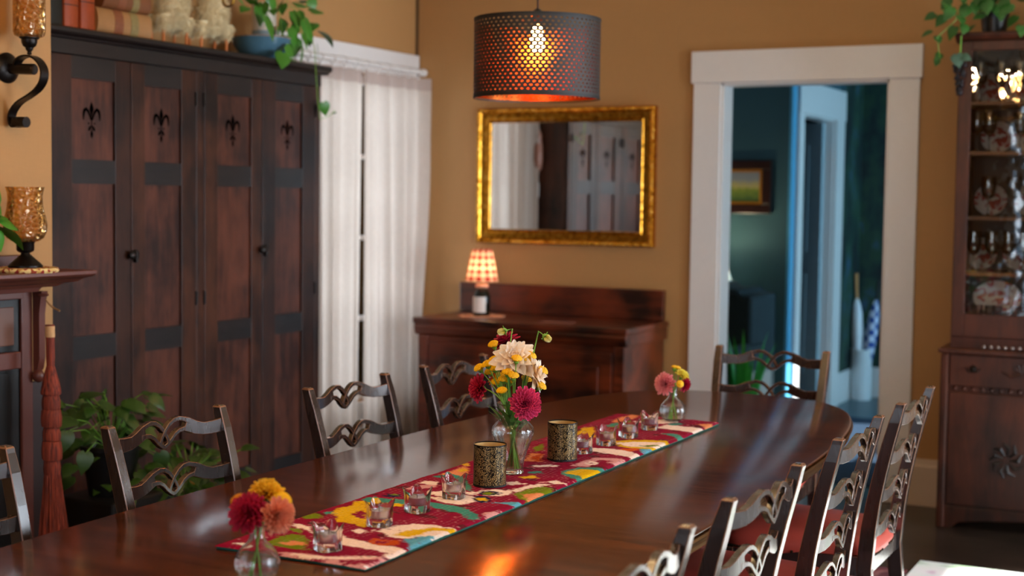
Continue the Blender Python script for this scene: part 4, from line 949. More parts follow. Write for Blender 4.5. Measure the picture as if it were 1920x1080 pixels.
# woolly sheep figures
M_wool = plain('cream_wool', '#d8c8a0', .95, .2, 50); M_stick = plain('orange_wood_stick', '#c06a20', .5, .15)
def sheep(cx_px, w_px, legs_px, lab, seed):
    rnd = random.Random(seed); X = -3.93; c = onX(cx_px, 20, X); ry = w_px/2/470.; cz = CT+.175
    t = thing('sheep_figure', (X, c.y, CT), lab, 'sheep figure', None)
    q = MB(); q.sphere((X, c.y, cz), 1, 16, 12, (.06, ry*.85, .095))
    tufts = []
    for py in legs_px:
        y = onX(py, 80, X).y
        for dx in (.018, -.045):
            q.lathe([(.007, CT+.062), (.017, CT+.082), (.028, CT+.12)], (X+dx, y, 0), 10); tufts.append((X+dx, y))
    nv = len(q.v)
    for k in range(5200):
        if k % 3:
            a = rnd.uniform(0, 2*pi); b = math.asin(rnd.uniform(-1, 1)); d = Vector((cos(a)*cos(b), sin(a)*cos(b), sin(b)))
            p = Vector((X+.06*d.x, c.y+ry*.85*d.y, cz+.095*d.z))
        else:
            x_, y_ = rnd.choice(tufts); z = rnd.uniform(.062, .12); a = rnd.uniform(0, 2*pi); r = .007+.02*(z-.062)/.06
            d = Vector((cos(a), sin(a), -.9)); p = Vector((x_+r*cos(a), y_+r*sin(a), CT+z))
        d = (d+Vector((rnd.gauss(0, .5), rnd.gauss(0, .5), rnd.gauss(-.35, .5)))).normalized(); s_ = d.orthogonal().normalized()*.0011; l_ = rnd.uniform(.014, .03)
        q.add([p-s_, p+s_, p+d*l_+Vector((rnd.gauss(0, .003), rnd.gauss(0, .003), -.004))], [(0, 1, 2)])
    q.build('woolly_body', M_wool, t)
    for x_, y_ in tufts: MB().tube([(x_, y_, CT), (x_, y_, CT+.09)], .0062, 8).build('stick_leg', M_stick, t, smooth=True)
    MB().sphere((X+.02, c.y+ry*.9, cz+.09), .032, 12, 8, (.8, 1.1, 1)).build('head', plain('black_wool_head', '#1c1712', .9), t, smooth=True)
sheep(322, 74, (300, 343), 'left woolly cream sheep figure standing on stick legs on the cabinet', 5)
sheep(397, 74, (371, 418), 'right woolly cream sheep figure on stick legs, next to the blue bowl', 6)
# blue bowl, jug and pothos
M_blue = plain('blue_glazed_ceramic', '#4a7086', .2, .25, 6); bc = onX(490, 95, -3.97); BXc, BYc = -3.97, bc.y
MB().lathe([(.001, 0), (.06, 0), (.068, .006), (.10, .03), (.122, .062), (.132, .092), (.136, .10), (.131, .10), (.118, .065), (.09, .03), (.001, .012)], (BXc, BYc, CT), 40)
q = MB().lathe([(.001, 0), (.06, 0), (.068, .006), (.10, .03), (.122, .062), (.132, .092), (.136, .10), (.131, .10), (.118, .065), (.09, .03), (.001, .012)], (BXc, BYc, CT), 40)
bw = thing('blue_bowl', (BXc, BYc, CT), 'wide blue glazed bowl on top of the tall cabinet', 'bowl'); q.build('bowl_body', M_blue, bw, smooth=True)
MB().lathe([(.131, .0985), (.1365, .0985), (.137, .1015), (.131, .1015)], (BXc, BYc, CT), 40, close=True).build('rim_line', plain('tan_rim', '#b08868', .4), bw, smooth=True)
jg = thing('ceramic_jug', (BXc, BYc+.02, CT+.014), 'grey blue ceramic jug with cream glaze standing in the blue bowl', 'jug')
MB().lathe([(.001, .0), (.052, 0), (.058, .02), (.054, .12), (.05, .2), (.055, .24), (.05, .24), (.045, .2), (.045, .02), (.001, .01)], (0, 0, 0), 32).build('jug_body', plain('grey_blue_glaze', '#7d93a0', .3, .15, 8), jg, smooth=True, local=True)
MB().lathe([(.0525, .15), (.0545, .12), (.0535, .2), (.0565, .24), (.0555, .243), (.0515, .2)], (0, 0, 0), 32, close=True).build('cream_glaze_band', plain('cream_glaze', '#cfc6b8', .3), jg, smooth=True, local=True)
rl = random.Random(11)
def leafy(name, lab, leaves, mat, stems=(), loc=None, cat='plant', pot=None, potmat=None, lw=.85, extra=None):
    # leaves: (position, direction, size)
    t = thing(name, loc or leaves[0][0], lab, cat); q = MB()
    for p, d, s_ in leaves:
        d = Vector(d).normalized(); leaf(q, p, d, Vector((.35, -.25, .9))+Vector((rl.uniform(-.4, .4), rl.uniform(-.4, .4), 0)), s_, s_*lw, rl.uniform(.1, .4), rl.uniform(.1, .35))
    q.build('leaves', mat, t, smooth=True)
    if stems:
        q = MB()
        for s_ in stems: q.tube(s_, .0018, 5)
        q.build('stems', M_stem, t, smooth=True)
    if pot: pot.build('pot', potmat or M_pot, t, smooth=True)
    return t
P = lambda px, py, X=-3.9: onX(px, py, X)
lv = []
for px, py, s_, dx, dz in [(610, 63, .075, .9, -.35), (575, 45, .09, .5, -.8), (548, 62, .07, .3, -.9), (533, 75, .06, -.2, -.9), (527, 104, .07, -.5, -.6), (568, 98, .085, .1, -1), (545, 118, .05, -.6, -.5), (560, 8, .06, .9, .1), (548, 28, .06, .4, -.5), (500, 40, .085, .1, -1), (490, 12, .06, -.3, -.6), (470, 5, .06, -.5, .3), (590, 20, .06, .8, .2), (572, 70, .06, .5, -.7), (520, 15, .06, .1, .8), (530, 35, .05, .6, -.2), (596, 92, .05, .25, -1), (512, 10, .05, -.2, .5), (585, 5, .05, .3, 1), (456, 16, .045, -.8, -.3), (541, 92, .05, .5, -.6)]:
    lv.append((P(px-8*dx, py+8*dz, -3.86+rl.uniform(-.05, .04)), (rl.uniform(0, .4), dx, dz), s_*1.3))
    lv.append((P(px-8*dx-14, py+8*dz-16, -3.9+rl.uniform(-.05, .03)), (rl.uniform(0, .4), -dx*.6, dz), s_*.95))
lv.append((P(607, 193, -3.80), (.1, .35, -1), .065)); lv.append((P(626, 213, -3.80), (.1, .6, .5), .022))
J = Vector((BXc, BYc+.02, CT+.25))
st = [[J, J+Vector((.05, .07, .05)), P(575, 45, -3.88), P(590, 90, -3.84), P(592, 130, -3.80), P(596, 190, -3.80), P(600, 224, -3.80), P(618, 217, -3.80), P(628, 207, -3.80)], [J, J+Vector((.06, .02, .03)), P(530, 70, -3.86), P(527, 100, -3.85)], [J, P(560, 15, -3.88), P(568, 95, -3.85)], [J, P(505, 5, -3.9), P(500, 40, -3.88)]]
leafy('trailing_pothos', 'trailing green pothos spilling from the jug over the cabinet corner', lv, M_leaf, st, loc=J)

# ------------------------------------------------------------------ curtains and rod
M_cur = cloth('sheer_white_linen', '#d3c8be', .42, 300, '#bfb1a6'); M_head = cloth('curtain_heading', '#bcaba2', .2, 300, '#ac9a92')
def curtain(name, lab, y0, y1, x, folds, seed, flare=0., opn=0.):
    t = thing(name, (x, (y0+y1)/2, .02), lab, 'curtain', None)
    rnd = random.Random(seed); ph = [rnd.uniform(0, 6.28) for _ in range(4)]
    def pt(u, z):
        k = (z/2.1); y = y0+(y1-y0)*u+.012*sin(5*u+ph[0])*(1-k)
        a = 2*pi*folds*u
        d = .022*sin(a+.5*sin(ph[1]+z*.7))+.010*sin(a*2.3+ph[2]+z*.3)*(1.2-k)+.012*sin(a*.37+ph[3])
        y += .018*sin(a*1.0+1.2)*.6+(opn*(1-k)*(1-u) if k < 1 else 0)
        if flare: y += flare*max(0, k-.84)/.16*u**6; d += (.06*u**4)*(1-.35*sin(z*3))
        return (x+d, y, z)
    n = 130; rows = [.02+(2.03-.02)*j/30 for j in range(31)]; q = MB()
    q.add([pt(i/n, z) for z in rows for i in range(n+1)], [(j*(n+1)+i, j*(n+1)+i+1, (j+1)*(n+1)+i+1, (j+1)*(n+1)+i) for j in range(30) for i in range(n)])
    q.build('linen_panel', M_cur, t, smooth=True)
    rows = [2.03, 2.05, 2.07, 2.085, 2.098]; q = MB()
    q.add([pt(i/n, z) for z in rows for i in range(n+1)], [(j*(n+1)+i, j*(n+1)+i+1, (j+1)*(n+1)+i+1, (j+1)*(n+1)+i) for j in range(4) for i in range(n)])
    q.build('heading', M_head, t, smooth=True)
    return pt
c1_ = curtain('curtain', 'white linen curtain panel next to the tall dark cabinet, left of the gap', 5.63, 6.262, -4.075, 6, 1)
c2_ = curtain('curtain', 'white linen curtain panel nearest the room corner, right of the gap', 6.255, 6.83, -4.07, 5, 2, flare=.03, opn=.03)
rod = thing('curtain_rod', (-4.05, 6.3, 2.135), 'white curtain rod with rings above the left window', 'curtain rod')
MB().tube([(-4.05, 5.5, 2.132), (-4.05, 6.84, 2.132)], .0125, 14).build('pole', M_white, rod, smooth=True)
MB().lathe([(.012, 0), (.019, .004), (.021, .018), (.019, .032), (.001, .036)], (-4.05, 6.835, 2.132), 14, basis((0, 1, 0))).build('finial', M_white, rod, smooth=True)
for k in range(12):
    y = 5.66+k*.104; MB().tube([(-4.05+.018*cos(a), y, 2.126+.02*sin(a)) for a in [j*pi/6 for j in range(13)]], .0028, 6).box(-4.054, -4.046, y-.003, y+.003, 2.09, 2.108).build('ring', M_white, rod, smooth=True)
for y in (5.8, 6.78): MB().tube([(XL+.002, y, 2.132), (-4.05, y, 2.132)], .008, 8).build('bracket', M_white, rod)

# ------------------------------------------------------------------ fireplace surround
fp = thing('fireplace_surround', (BX, 2.4, 0), 'brown painted fireplace surround with moulded mantel shelf and tiled border', 'fireplace')
fx = BX+.001; F0, F1 = 1.35, 3.383
q = MB(); q.box(fx, -3.452, F0, F1, 0, 1.14)
q.build('backing', M_black, fp)
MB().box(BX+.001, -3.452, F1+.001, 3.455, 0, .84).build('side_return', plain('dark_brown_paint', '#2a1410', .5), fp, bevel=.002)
q = MB(); q.box(-3.452, -3.44, 3.337, F1, 0, 1.135); q.box(-3.452, -3.436, F0, F0+.05, 0, 1.135); q.box(-3.452, -3.432, F0, 3.337, 1.112, 1.14); q.box(-3.452, -3.428, F0+.06, 3.323, .892, .946)
q.build('pilaster_boards', M_mantel, fp, bevel=.003)
q = MB(); q.box(-3.452, -3.444, F0+.05, 3.325, .95, 1.108); q.build('slate_border', plain('black_slate', '#15181a', .4, .3, 20), fp)
q = MB(); q.box(-3.446, -3.441, F0+.1, 3.306, .966, 1.088); q.build('tile_panel', plain('mauve_brown_tile', '#6b4638', .35, .1, 8), fp, bevel=.003)
q = MB(); q.box(-3.4515, -3.446, F0+.1, 3.29, .05, .88); q.build('firebox', M_black, fp)
q = MB(); sp = [(BX+.001, 1.134), (-3.40, 1.134), (-3.395, 1.15), (-3.35, 1.152), (-3.34, 1.162), (-3.30, 1.168), (-3.285, 1.178), (-3.26, 1.186), (-3.252, 1.192), (-3.252, 1.204), (BX+.001, 1.204)]
vs = []; ends = [.0, .0, .012, .03, .05, .07, .08, .1, .104, .104, .104]
q.add([(x, F0-.05, z) for x, z in sp]+[(x, 3.369+e, z) for (x, z), e in zip(sp, ends)], [tuple(range(11))[::-1], tuple(range(11, 22))]+[(i, (i+1) % 11, 11+(i+1) % 11, 11+i) for i in range(11)])
q.build('mantel_shelf', M_mantel, fp, bevel=.0015)
MB().box(BX+.001, BX+.02, F0, 3.395, 1.2045, 1.25).build('back_ledge', M_mantel, fp, bevel=.003)
q = MB(); q.prism([(-3.44, 1.134), (-3.40, 1.134), (-3.405, 1.11), (-3.412, 1.06), (-3.412, .92), (-3.42, .885), (-3.44, .86)], 'y', 3.383, 3.409); q.sphere((-3.425, 3.39, .862), .022, 12, 8, (1, .8, 1)); q.lathe([(.018, 1.118), (.022, 1.122), (.018, 1.128)], (-3.412, 3.396, 0), 10)
q.build('corbel', M_mantel, fp, smooth=True)
MT = 1.2045
# hurricane candle holder on braided mat
hc = onZ(69, 502, MT); HXc, HYc = -3.345, 3.262
mt = MB(); 
for k in range(5): mt.tube([(HXc+(.02+.018*k)*cos(a), HYc+(.02+.018*k)*sin(a), MT+.005) for a in [j*2*pi/40 for j in range(41)]], .0085 if k else .012, 6)
m = NT('braided_mat'); tc = m.n('TexCoord').outputs['Object']; wv = m.n('TexVoronoi', {'Vector': tc, 'Scale': 90}).outputs[1]; m.set(base=m.ramp(m.n('SeparateColor', {0: wv}).outputs[0], [(.3, sr('#8c1d16')), (.5, sr('#c89a4a')), (.8, sr('#e0c080'))]), rough=.9)
tag(mt.build('braided_mat', m.m, None, smooth=True, loc=(HXc, HYc, MT)), 'round red and gold braided mat under the candle glass on the mantel', 'mat')
hz = MT+.0138; sc_ = 1/600.
hur = thing('hurricane_candle_holder', (HXc, HYc, hz), 'amber crackle glass hurricane candle holder on dark metal foot on the mantel', 'candle holder')
gp = [(18, 47), (24, 48), (33, 54), (38.5, 66), (39.5, 78), (37, 92), (33, 108), (31, 125), (32, 138), (35, 148)]
m = NT('amber_crackle_glass'); tc = m.n('TexCoord').outputs['Object']; vo = m.n('TexVoronoi', {'Vector': tc, 'Scale': 55}, feature='DISTANCE_TO_EDGE').outputs[0]
nz = m.n('TexNoise', {'Vector': tc, 'Scale': 60, 'Detail': 3}).outputs[0]
bb = m.n('Bump', {'Height': m.math('ADD', m.math('MULTIPLY', vo, 2.5), nz), 'Strength': .9, 'Distance': .006}).outputs[0]
t1 = m.n('BsdfTransparent', {'Color': sr('#f3dcb0')}); g1_ = m.n('BsdfGlossy', {'Color': sr('#fff0d0'), 'Roughness': .06, 'Normal': bb}); d1_ = m.n('BsdfDiffuse', {'Color': sr('#e0b878')})
mx = m.n('MixShader', {0: m.math('ADD', m.n('Fresnel', {'IOR': 1.5}).outputs[0], .07)}); m.link(t1.outputs[0], mx.inputs[1]); m.link(g1_.outputs[0], mx.inputs[2])
m2_ = m.n('MixShader', {0: m.math('ADD', m.math('MULTIPLY', m.math('LESS_THAN', vo, .035), .25), .03)}); m.link(mx.outputs[0], m2_.inputs[1]); m.link(d1_.outputs[0], m2_.inputs[2]); m.link(m2_.outputs[0], m.out.inputs[0]); M_crk = m.m
gi = [(r-1.8, z) for r, z in gp]
MB().lathe([(r*sc_, hz+z*sc_) for r, z in gp+gi[::-1]], (HXc, HYc, 0), 48).build('crackle_glass', M_crk, hur, smooth=True)
MB().lathe([(r*sc_, hz+z*sc_) for r, z in [(1, 0), (31, 0), (31, 3), (26, 8), (16, 17), (9, 23), (8, 26), (14, 29), (16, 32), (16, 44), (18, 47), (1, 47)]], (HXc, HYc, 0), 36).build('metal_foot', M_iron, hur, smooth=True)
# pothos at the left end of the mantel, only some leaves in view
pc = Vector((-3.36, 3.03, MT)); lv = []
for px, py, s_, dy, dz in [(4, 385, .06, .6, -.8), (12, 415, .085, 1, -.25), (20, 432, .09, .9, -.5), (6, 442, .06, .4, -.9), (2, 412, .05, .9, .1), (-8, 390, .07, .2, .9), (-20, 420, .07, -.6, .2)]:
    lv.append((onX(px-12, py-4, -3.33), (.15, dy, dz), s_))
for k in range(20): a = k*2.4; lv.append((pc+Vector((.05*cos(a), .05*sin(a)-.03, .13+.05*(k % 3))), (cos(a), sin(a)*.6-.3, .5), .07))
leafy('mantel_pothos', 'pothos leaves reaching in from the left edge above the mantel', lv, M_leaf, [[pc+Vector((0, 0, .12)), pc+Vector((.01, .06, .22)), onX(0, 412, -3.33)]], loc=pc, pot=MB().lathe([(.001, MT+.001), (.05, MT+.001), (.07, MT+.12), (.066, MT+.12), (.05, MT+.1), (.001, MT+.1)], (pc.x, pc.y, 0), 24))

# ------------------------------------------------------------------ wall sconce
SYp = 3.312; scn = thing('wall_sconce', (BX, SYp, 1.84), 'dark iron scroll sconce with amber glass cylinder on the chimney wall', 'sconce')
S = lambda px, py: onY(px, py, SYp)
pl = S(27, 127); pl.x = BX
MB().lathe([(.001, 0), (.048, 0), (.048, .004), (.04, .012), (.02, .02), (.001, .021)], (BX+.001, SYp, pl.z), 28, basis((1, 0, 0))).build('wall_plate', M_iron, scn, smooth=True)
MB().tube([(BX+.015, SYp, pl.z-.002), (S(64, 130).x, SYp, S(64, 130).z)], .017, 16).build('stub', M_iron, scn, smooth=True)
path = [S(*p) for p in ((31, 132), (32, 120), (38, 110), (50, 105), (64, 107), (76, 117), (83, 133), (81, 152), (71, 168), (56, 180), (40, 190), (30, 200), (23, 213), (22, 227), (27, 237), (36, 236), (40, 228), (35, 221))]
# smooth the scroll
sm = []
for i in range(len(path)-1):
    p0, p1, p2, p3 = path[max(i-1, 0)], path[i], path[i+1], path[min(i+2, len(path)-1)]
    for k in range(4):
        u = k/4; sm.append(.5*((2*p1)+(p2-p0)*u+(2*p0-5*p1+4*p2-p3)*u*u+(3*p1-p0-3*p2+p3)*u**3))
sm.append(path[-1])
q = MB(); vs = []
for i, p in enumerate(sm):
    d = (sm[min(i+1, len(sm)-1)]-sm[max(i-1, 0)]).normalized(); nn = Vector((-d.z, 0, d.x))*.0028
    for a, b in ((1, 1), (-1, 1), (-1, -1), (1, -1)): vs.append(p+nn*a+Vector((0, .016*b, 0)))
q.add(vs, [(i*4+k, i*4+(k+1) % 4, i*4+4+(k+1) % 4, i*4+4+k) for i in range(len(sm)-1) for k in range(4)]+[(0, 1, 2, 3), tuple((len(sm)-1)*4+3-k for k in range(4))])
q.build('scroll_strap', M_iron, scn, smooth=True)
MB().tube([S(28, 229), S(50, 229)], .017, 14).build('lower_roller', M_iron, scn, smooth=True)
sx = S(55, 80); q = MB().lathe([(.001, -.048), (.008, -.046), (.006, -.038), (.011, -.032), (.012, -.026), (.02, -.02), (.024, -.008), (.024, .0), (.03, .003), (.03, .006), (.001, .006)], (sx.x, SYp, S(55, 75).z+.002), 24); q.build('candle_cup', M_iron, scn, smooth=True)
zb = S(55, 75).z+.009; g1 = [(.034, 0), (.044, .004), (.0485, .014), (.0485, .2), (.047, .24)]
MB().lathe([(r, zb+z) for r, z in g1+[(r-.003, z+.002) for r, z in g1[::-1]]], (sx.x, SYp, 0), 40).build('amber_cylinder', M_crk, scn, smooth=True)

# ------------------------------------------------------------------ red broom by the mantel
bt = onY(93.5, 608, 3.345); X0 = bt.x
brm = thing('hearth_broom', (X0+.01, 3.345, .005), 'red hearth broom with bound sections leaning beside the mantel', 'broom')
M_brm = NT('red_broom_straw'); tc = M_brm.n('TexCoord').outputs['Object']; nz = M_brm.n('TexNoise', {'Vector': M_brm.n('Mapping', {'Vector': tc, 'Scale': (14, 14, .6)}).outputs[0], 'Scale': 14, 'Detail': 4}).outputs[0]
M_brm.set(base=M_brm.ramp(nz, [(.3, sr('#43110a')), (.6, sr('#93381f'))]), rough=.75); M_brm.bump(nz, .8, .004); M_brm = M_brm.m
zpx = lambda py: onY(93, py, 3.345).z; u = 1/600.
ax = lambda z: (X0+.012*(1.03-z), 3.345)
def sect(name, rows, mat):
    q = MB(); n = 26; vs = []
    for hw, py in rows:
        z = zpx(py) if py < 2000 else .005
        for k in range(n): a = 2*pi*k/n; r = hw*u*(1+.03*sin(a*9)); vs.append((ax(z)[0]+r*cos(a), ax(z)[1]+r*sin(a)*.85, z))
    m = len(rows); q.add(vs, [(i*n+k, i*n+(k+1) % n, (i+1)*n+(k+1) % n, (i+1)*n+k) for i in range(m-1) for k in range(n)]+[tuple(range(n))[::-1], tuple(range((m-1)*n, m*n))])
    return q.build(name, mat, brm, smooth=True)
sect('handle', [(7.5, 688), (8.5, 670), (8.5, 640), (9, 630), (9, 609)], M_brm)
sect('straw_wrapping', [(9.6, 632), (10, 628), (9.6, 620), (10, 614), (9.4, 611)], plain('pale_straw_cord', '#c99a6a', .8, .2, 90))
for i, (y0_, y1_, h0, h1) in enumerate([(684, 738, 8, 20.5), (739, 766, 16, 18.5), (767, 798, 19, 20.5), (799, 824, 15.5, 18), (826, 860, 18.5, 20.5), (861, 892, 16, 16.5)]):
    rows = [(h1-1, y1_+1), (h1, y1_-3), ((h0+h1)/2+1.2, (y0_+y1_)/2), (h0, y0_+2), (h0-1.5, y0_)]
    sect('bound_section', rows, M_brm)
q = MB(); rnd = random.Random(9); zt = zpx(888)
for k in range(520):
    a = rnd.uniform(0, 2*pi); r = sqrt(rnd.random()); x_, y_ = ax(zt); pts = []
    for t in (0, .5, 1):
        z = zt+(.012-zt)*t; w_ = (.026+.062*t**.9)*r; pts.append((x_+.01*t+w_*cos(a)+rnd.gauss(0, .002), y_+w_*sin(a)*.8+rnd.gauss(0, .002), z))
    q.tube(pts, .0016, 3, cap=False)
tag(q.build('bristles', M_brm, brm), kind='stuff')
MB().tube([onY(85, 561, 3.36), onY(92, 570, 3.37), onY(100, 577, 3.38), onY(112, 583, 3.38)], [.0015, .003, .0035, .003], 6).build('hanging_cord', plain('brown_cord', '#8a6038', .8), brm, smooth=True)

# ------------------------------------------------------------------ floor plants in front of the cabinet
def floor_plant(name, lab, cx, cy, zp, n, spread, seed, pts=(), mat=None, stand=None, up_=.3):
    rnd = random.Random(seed); lv = []; st = []
    top = Vector((cx, cy, zp))
    for k in range(n):
        a = rnd.uniform(0, 2*pi); r = spread*sqrt(rnd.random()); z = zp+rnd.uniform(-.28, up_)*(.4+.6*r/spread) if k % 2 else zp+rnd.uniform(0, up_)
        p = Vector((cx+r*cos(a)*.8, cy+r*sin(a), z)); p.x = max(p.x, CF+.07)
        lv.append((p, (cos(a)*.6+.3, sin(a), rnd.uniform(-.8, .3)), rnd.uniform(.045, .072)))
        if k % 2 == 0: st.append([top, top.lerp(p, .5)+Vector((0, 0, .06)), p])
    for (px, py, X_, s_, dy, dz) in pts:
        p = onX(px, py, X_); lv.append((p, (.2, dy, dz), s_)); st.append([top, top.lerp(p, .6)+Vector((0, 0, .03)), p])
    t = leafy(name, lab, lv, mat or M_leaf, st, loc=(cx, cy, .005), pot=MB().lathe([(.001, zp-.16), (.075, zp-.16), (.10, zp), (.105, zp), (.105, zp+.015), (.095, zp+.015), (.09, zp-.01), (.001, zp-.02)], (cx, cy, 0), 28))
    if stand: MB().box(cx-.13, cx+.13, cy-.13, cy+.13, .0, zp-.161).build('stand', M_black, t, bevel=.01)
    return t
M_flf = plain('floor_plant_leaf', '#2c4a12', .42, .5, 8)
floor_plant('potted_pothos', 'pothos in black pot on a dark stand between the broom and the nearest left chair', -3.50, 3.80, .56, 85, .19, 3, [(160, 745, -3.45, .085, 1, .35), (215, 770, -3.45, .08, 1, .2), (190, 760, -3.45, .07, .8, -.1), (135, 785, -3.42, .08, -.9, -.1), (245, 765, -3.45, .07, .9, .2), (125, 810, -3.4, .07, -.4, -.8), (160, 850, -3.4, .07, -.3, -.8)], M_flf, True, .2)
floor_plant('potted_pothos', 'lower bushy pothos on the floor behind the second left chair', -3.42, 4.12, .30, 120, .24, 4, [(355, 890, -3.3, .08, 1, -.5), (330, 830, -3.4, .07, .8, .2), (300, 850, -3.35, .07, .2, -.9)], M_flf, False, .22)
q = MB(); leaf(q, onX(357, 893, -3.28), (.1, 1, -.6), (.9, -.2, .4), .06, .045, .2, .2)
tag(q.build('yellowed_leaf', plain('orange_yellow_leaf', '#c8861c', .5, .3, 30), None, smooth=True, loc=onX(357, 893, -3.28)), 'yellowed orange pothos leaf low behind the second left chair', 'leaf')

# ------------------------------------------------------------------ china cabinet and what it holds
KX0, KX1, KF = -1.175, -.08, 6.56
kc = thing('china_cabinet', (-.63, 6.75, 0), 'dark oak china cabinet with glass door, standing right of the doorway', 'china cabinet')
q = MB(); q.box(KX0, KX1, KF, YB-.022, .09, .79)
q.prism([(KX0, 0), (KX0+.05, 0), (KX0+.09, .03), (KX0+.20, .045), (-.63, .075), (KX1-.20, .045), (KX1-.09, .03), (KX1-.05, 0), (KX1, 0), (KX1, .1), (KX0, .1)], 'y', KF-.002, KF+.02)
for a in (KX0, KX1-.05): q.box(a, a+.05, YB-.075, YB-.025, 0, .1)
q.build('lower_carcass', M_china, kc, bevel=.004)
MB().box(KX0-.012, KX1+.012, KF-.045, YB-.022, .79, .812).build('lower_top', M_china, kc, bevel=.006)
for a in (KX0-.004, KX1-.03): MB().box(a, a+.034, KF-.02, KF+.03, 0, .79).build('corner_post', M_china, kc, bevel=.008)
dz0, dz1 = .645, .785
for a, b in ((KX0+.035, -.632), (-.624, KX1-.035)):
    dw = MB().box(a, b, KF-.016, KF, dz0, dz1).build('drawer', M_china, kc, bevel=.004)
    for k in (.2, .8):
        x = a+(b-a)*k; MB().lathe([(.001, 0), (.016, .001), (.013, .008), (.001, .014)], (x, KF-.016, .725), 14, basis((0, -1, 0))).tube([(x-.03, KF-.022, .728), (x-.02, KF-.032, .712), (x+.02, KF-.032, .712), (x+.03, KF-.022, .728)], .003, 6).build('drawer_handle', M_iron, dw, smooth=True)
def fan_carving(cx_, cz_, s_):
    q = MB()
    for k in range(7):
        a = pi*(.08+.84*k/6); q.tube([(cx_+.01*s_*cos(a), KF-.016, cz_+.01*s_*sin(a)), (cx_+.05*s_*cos(a), KF-.019, cz_+.05*s_*sin(a))], [.003, .006*s_], 6)
    for sg in (-1, 1): q.tube([(cx_+sg*.01, KF-.017, cz_), (cx_+sg*.05, KF-.018, cz_-.01), (cx_+sg*.085, KF-.017, cz_+.012)], [.006, .006, .003], 6)
    return q
fan_carving(-.83, .71, .9).build('fan_carving', M_china, kc, smooth=True)
q = MB()
for k in range(26): q.sphere((KX0+.06+(KX1-KX0-.12)*k/25, KF-.003, .632), .011, 8, 6)
q.build('bead_moulding', M_china, kc, smooth=True)
for a, b in ((KX0+.035, -.632), (-.624, KX1-.035)):
    dw = MB().box(a, b, KF-.012, KF, .11, .615).build('lower_door', M_china, kc, bevel=.004)
    mx_ = (a+b)/2
    q = MB()
    for k in range(9): an = k*2*pi/9; q.tube([(mx_+.015*cos(an), KF-.012, .33+.02*sin(an)), (mx_+.05*cos(an), KF-.018, .33+.055*sin(an)), (mx_+.07*cos(an+.4), KF-.013, .33+.08*sin(an+.4))], [.004, .009, .003], 6)
    q.build('leaf_carving', plain('dark_carved_wood', '#140a06', .45), dw, smooth=True)
# hutch
HF, HZ0, HZ1 = 6.615, .812, 2.185
q = MB(); t_ = .02; hx0, hx1 = KX0+.025, KX1-.025
q.box(hx0, hx0+t_, HF, YB-.03, HZ0, HZ1); q.box(hx1-t_, hx1, HF, YB-.03, HZ0, HZ1); q.box(hx0, hx1, HF, YB-.03, HZ1-.02, HZ1); q.box(hx0, hx1, HF, YB-.03, HZ0, HZ0+.02)
q.build('hutch_frame', M_china, kc, bevel=.002)
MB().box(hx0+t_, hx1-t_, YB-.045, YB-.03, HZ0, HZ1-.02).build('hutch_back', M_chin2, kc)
q = MB().prism([(HF-.03, HZ1+.02), (HF-.035, HZ1+.008), (HF-.01, HZ1-.012), (HF+.01, HZ1-.02), (YB-.03, HZ1-.02), (YB-.03, HZ1+.02)], 'x', hx0-.02, hx1+.02); q.build('hutch_cornice', M_china, kc, bevel=.003)
q = MB(); a0, a1 = hx0, -.62
for x0, x1 in ((a0, -.626), (-.618, hx1)):
    d = MB().box(x0, x0+.055, HF-.018, HF, .86, HZ1-.02).box(x1-.055, x1, HF-.018, HF, .86, HZ1-.02).box(x0+.055, x1-.055, HF-.018, HF, 2.125, HZ1-.02).box(x0+.055, x1-.055, HF-.018, HF, .86, .962).build('glazed_door', M_china, kc, bevel=.003)
    MB().box(x0+.055, x1-.055, HF-.010, HF-.006, .962, 2.125).build('door_glass', pane('old_wavy_glass', (.93, .93, .92, 1), .04, .12), d)
MB().box(hx0, hx1, HF-.012, HF+.01, HZ0+.0, .858).build('lower_rail', M_china, kc)
q = MB()
for k in range(12): q.sphere((-1.0+.03*k, HF-.05, .822), .009, 8, 5)
tag(q.build('bead_string', plain('grey_bead', '#8a7a74', .25, metal=.5), None, smooth=True, loc=(-.83, HF-.05, .813)), 'string of small grey beads lying on the ledge of the china cabinet', 'beads', kind='stuff')
SHZ = [.95, 1.148, 1.396, 1.684, 1.905]
M_shelf = wood('shelf_edge_wood', '#5a3212', '#9a6428', 'x', .4, 6)
for z in SHZ: MB().box(hx0+t_+.001, hx1-t_-.001, HF+.012, YB-.046, z-.016, z).build('shelf', M_shelf, kc)
m = NT('red_transfer_china'); tc = m.n('TexCoord').outputs['Object']; n1 = m.n('TexNoise', {'Vector': tc, 'Scale': 34, 'Detail': 5}).outputs[0]
ln = m.n('VectorMath', {0: tc}, operation='LENGTH').outputs['Value']
ring = m.math('MULTIPLY', m.math('GREATER_THAN', ln, .05), m.math('LESS_THAN', ln, .056))
f = m.math('MAXIMUM', m.math('MULTIPLY', m.math('GREATER_THAN', n1, .49), m.math('LESS_THAN', ln, .047)), m.math('MULTIPLY', m.math('GREATER_THAN', n1, .56), m.math('GREATER_THAN', ln, .053)))
m.set(base=m.mix(f, sr('#e6ddd6'), sr('#b04a44')), rough=.2); M_china_p = m.m
pp = MB().lathe([(.001, 0), (.045, 0), (.05, .004), (.072, .011), (.073, .013), (.05, .007), (.044, .003), (.001, .003)], n=40)
plate0 = pp.build('china_plate', M_china_p, None, smooth=True)
gob = MB().lathe([(.001, 0), (.031, 0), (.032, .002), (.012, .006), (.0045, .014), (.004, .05), (.007, .058), (.0045, .066), (.01, .076), (.026, .092), (.032, .115), (.033, .14), (.0305, .178), (.0295, .178), (.0315, .14), (.0305, .116), (.024, .095), (.001, .082)], n=32)
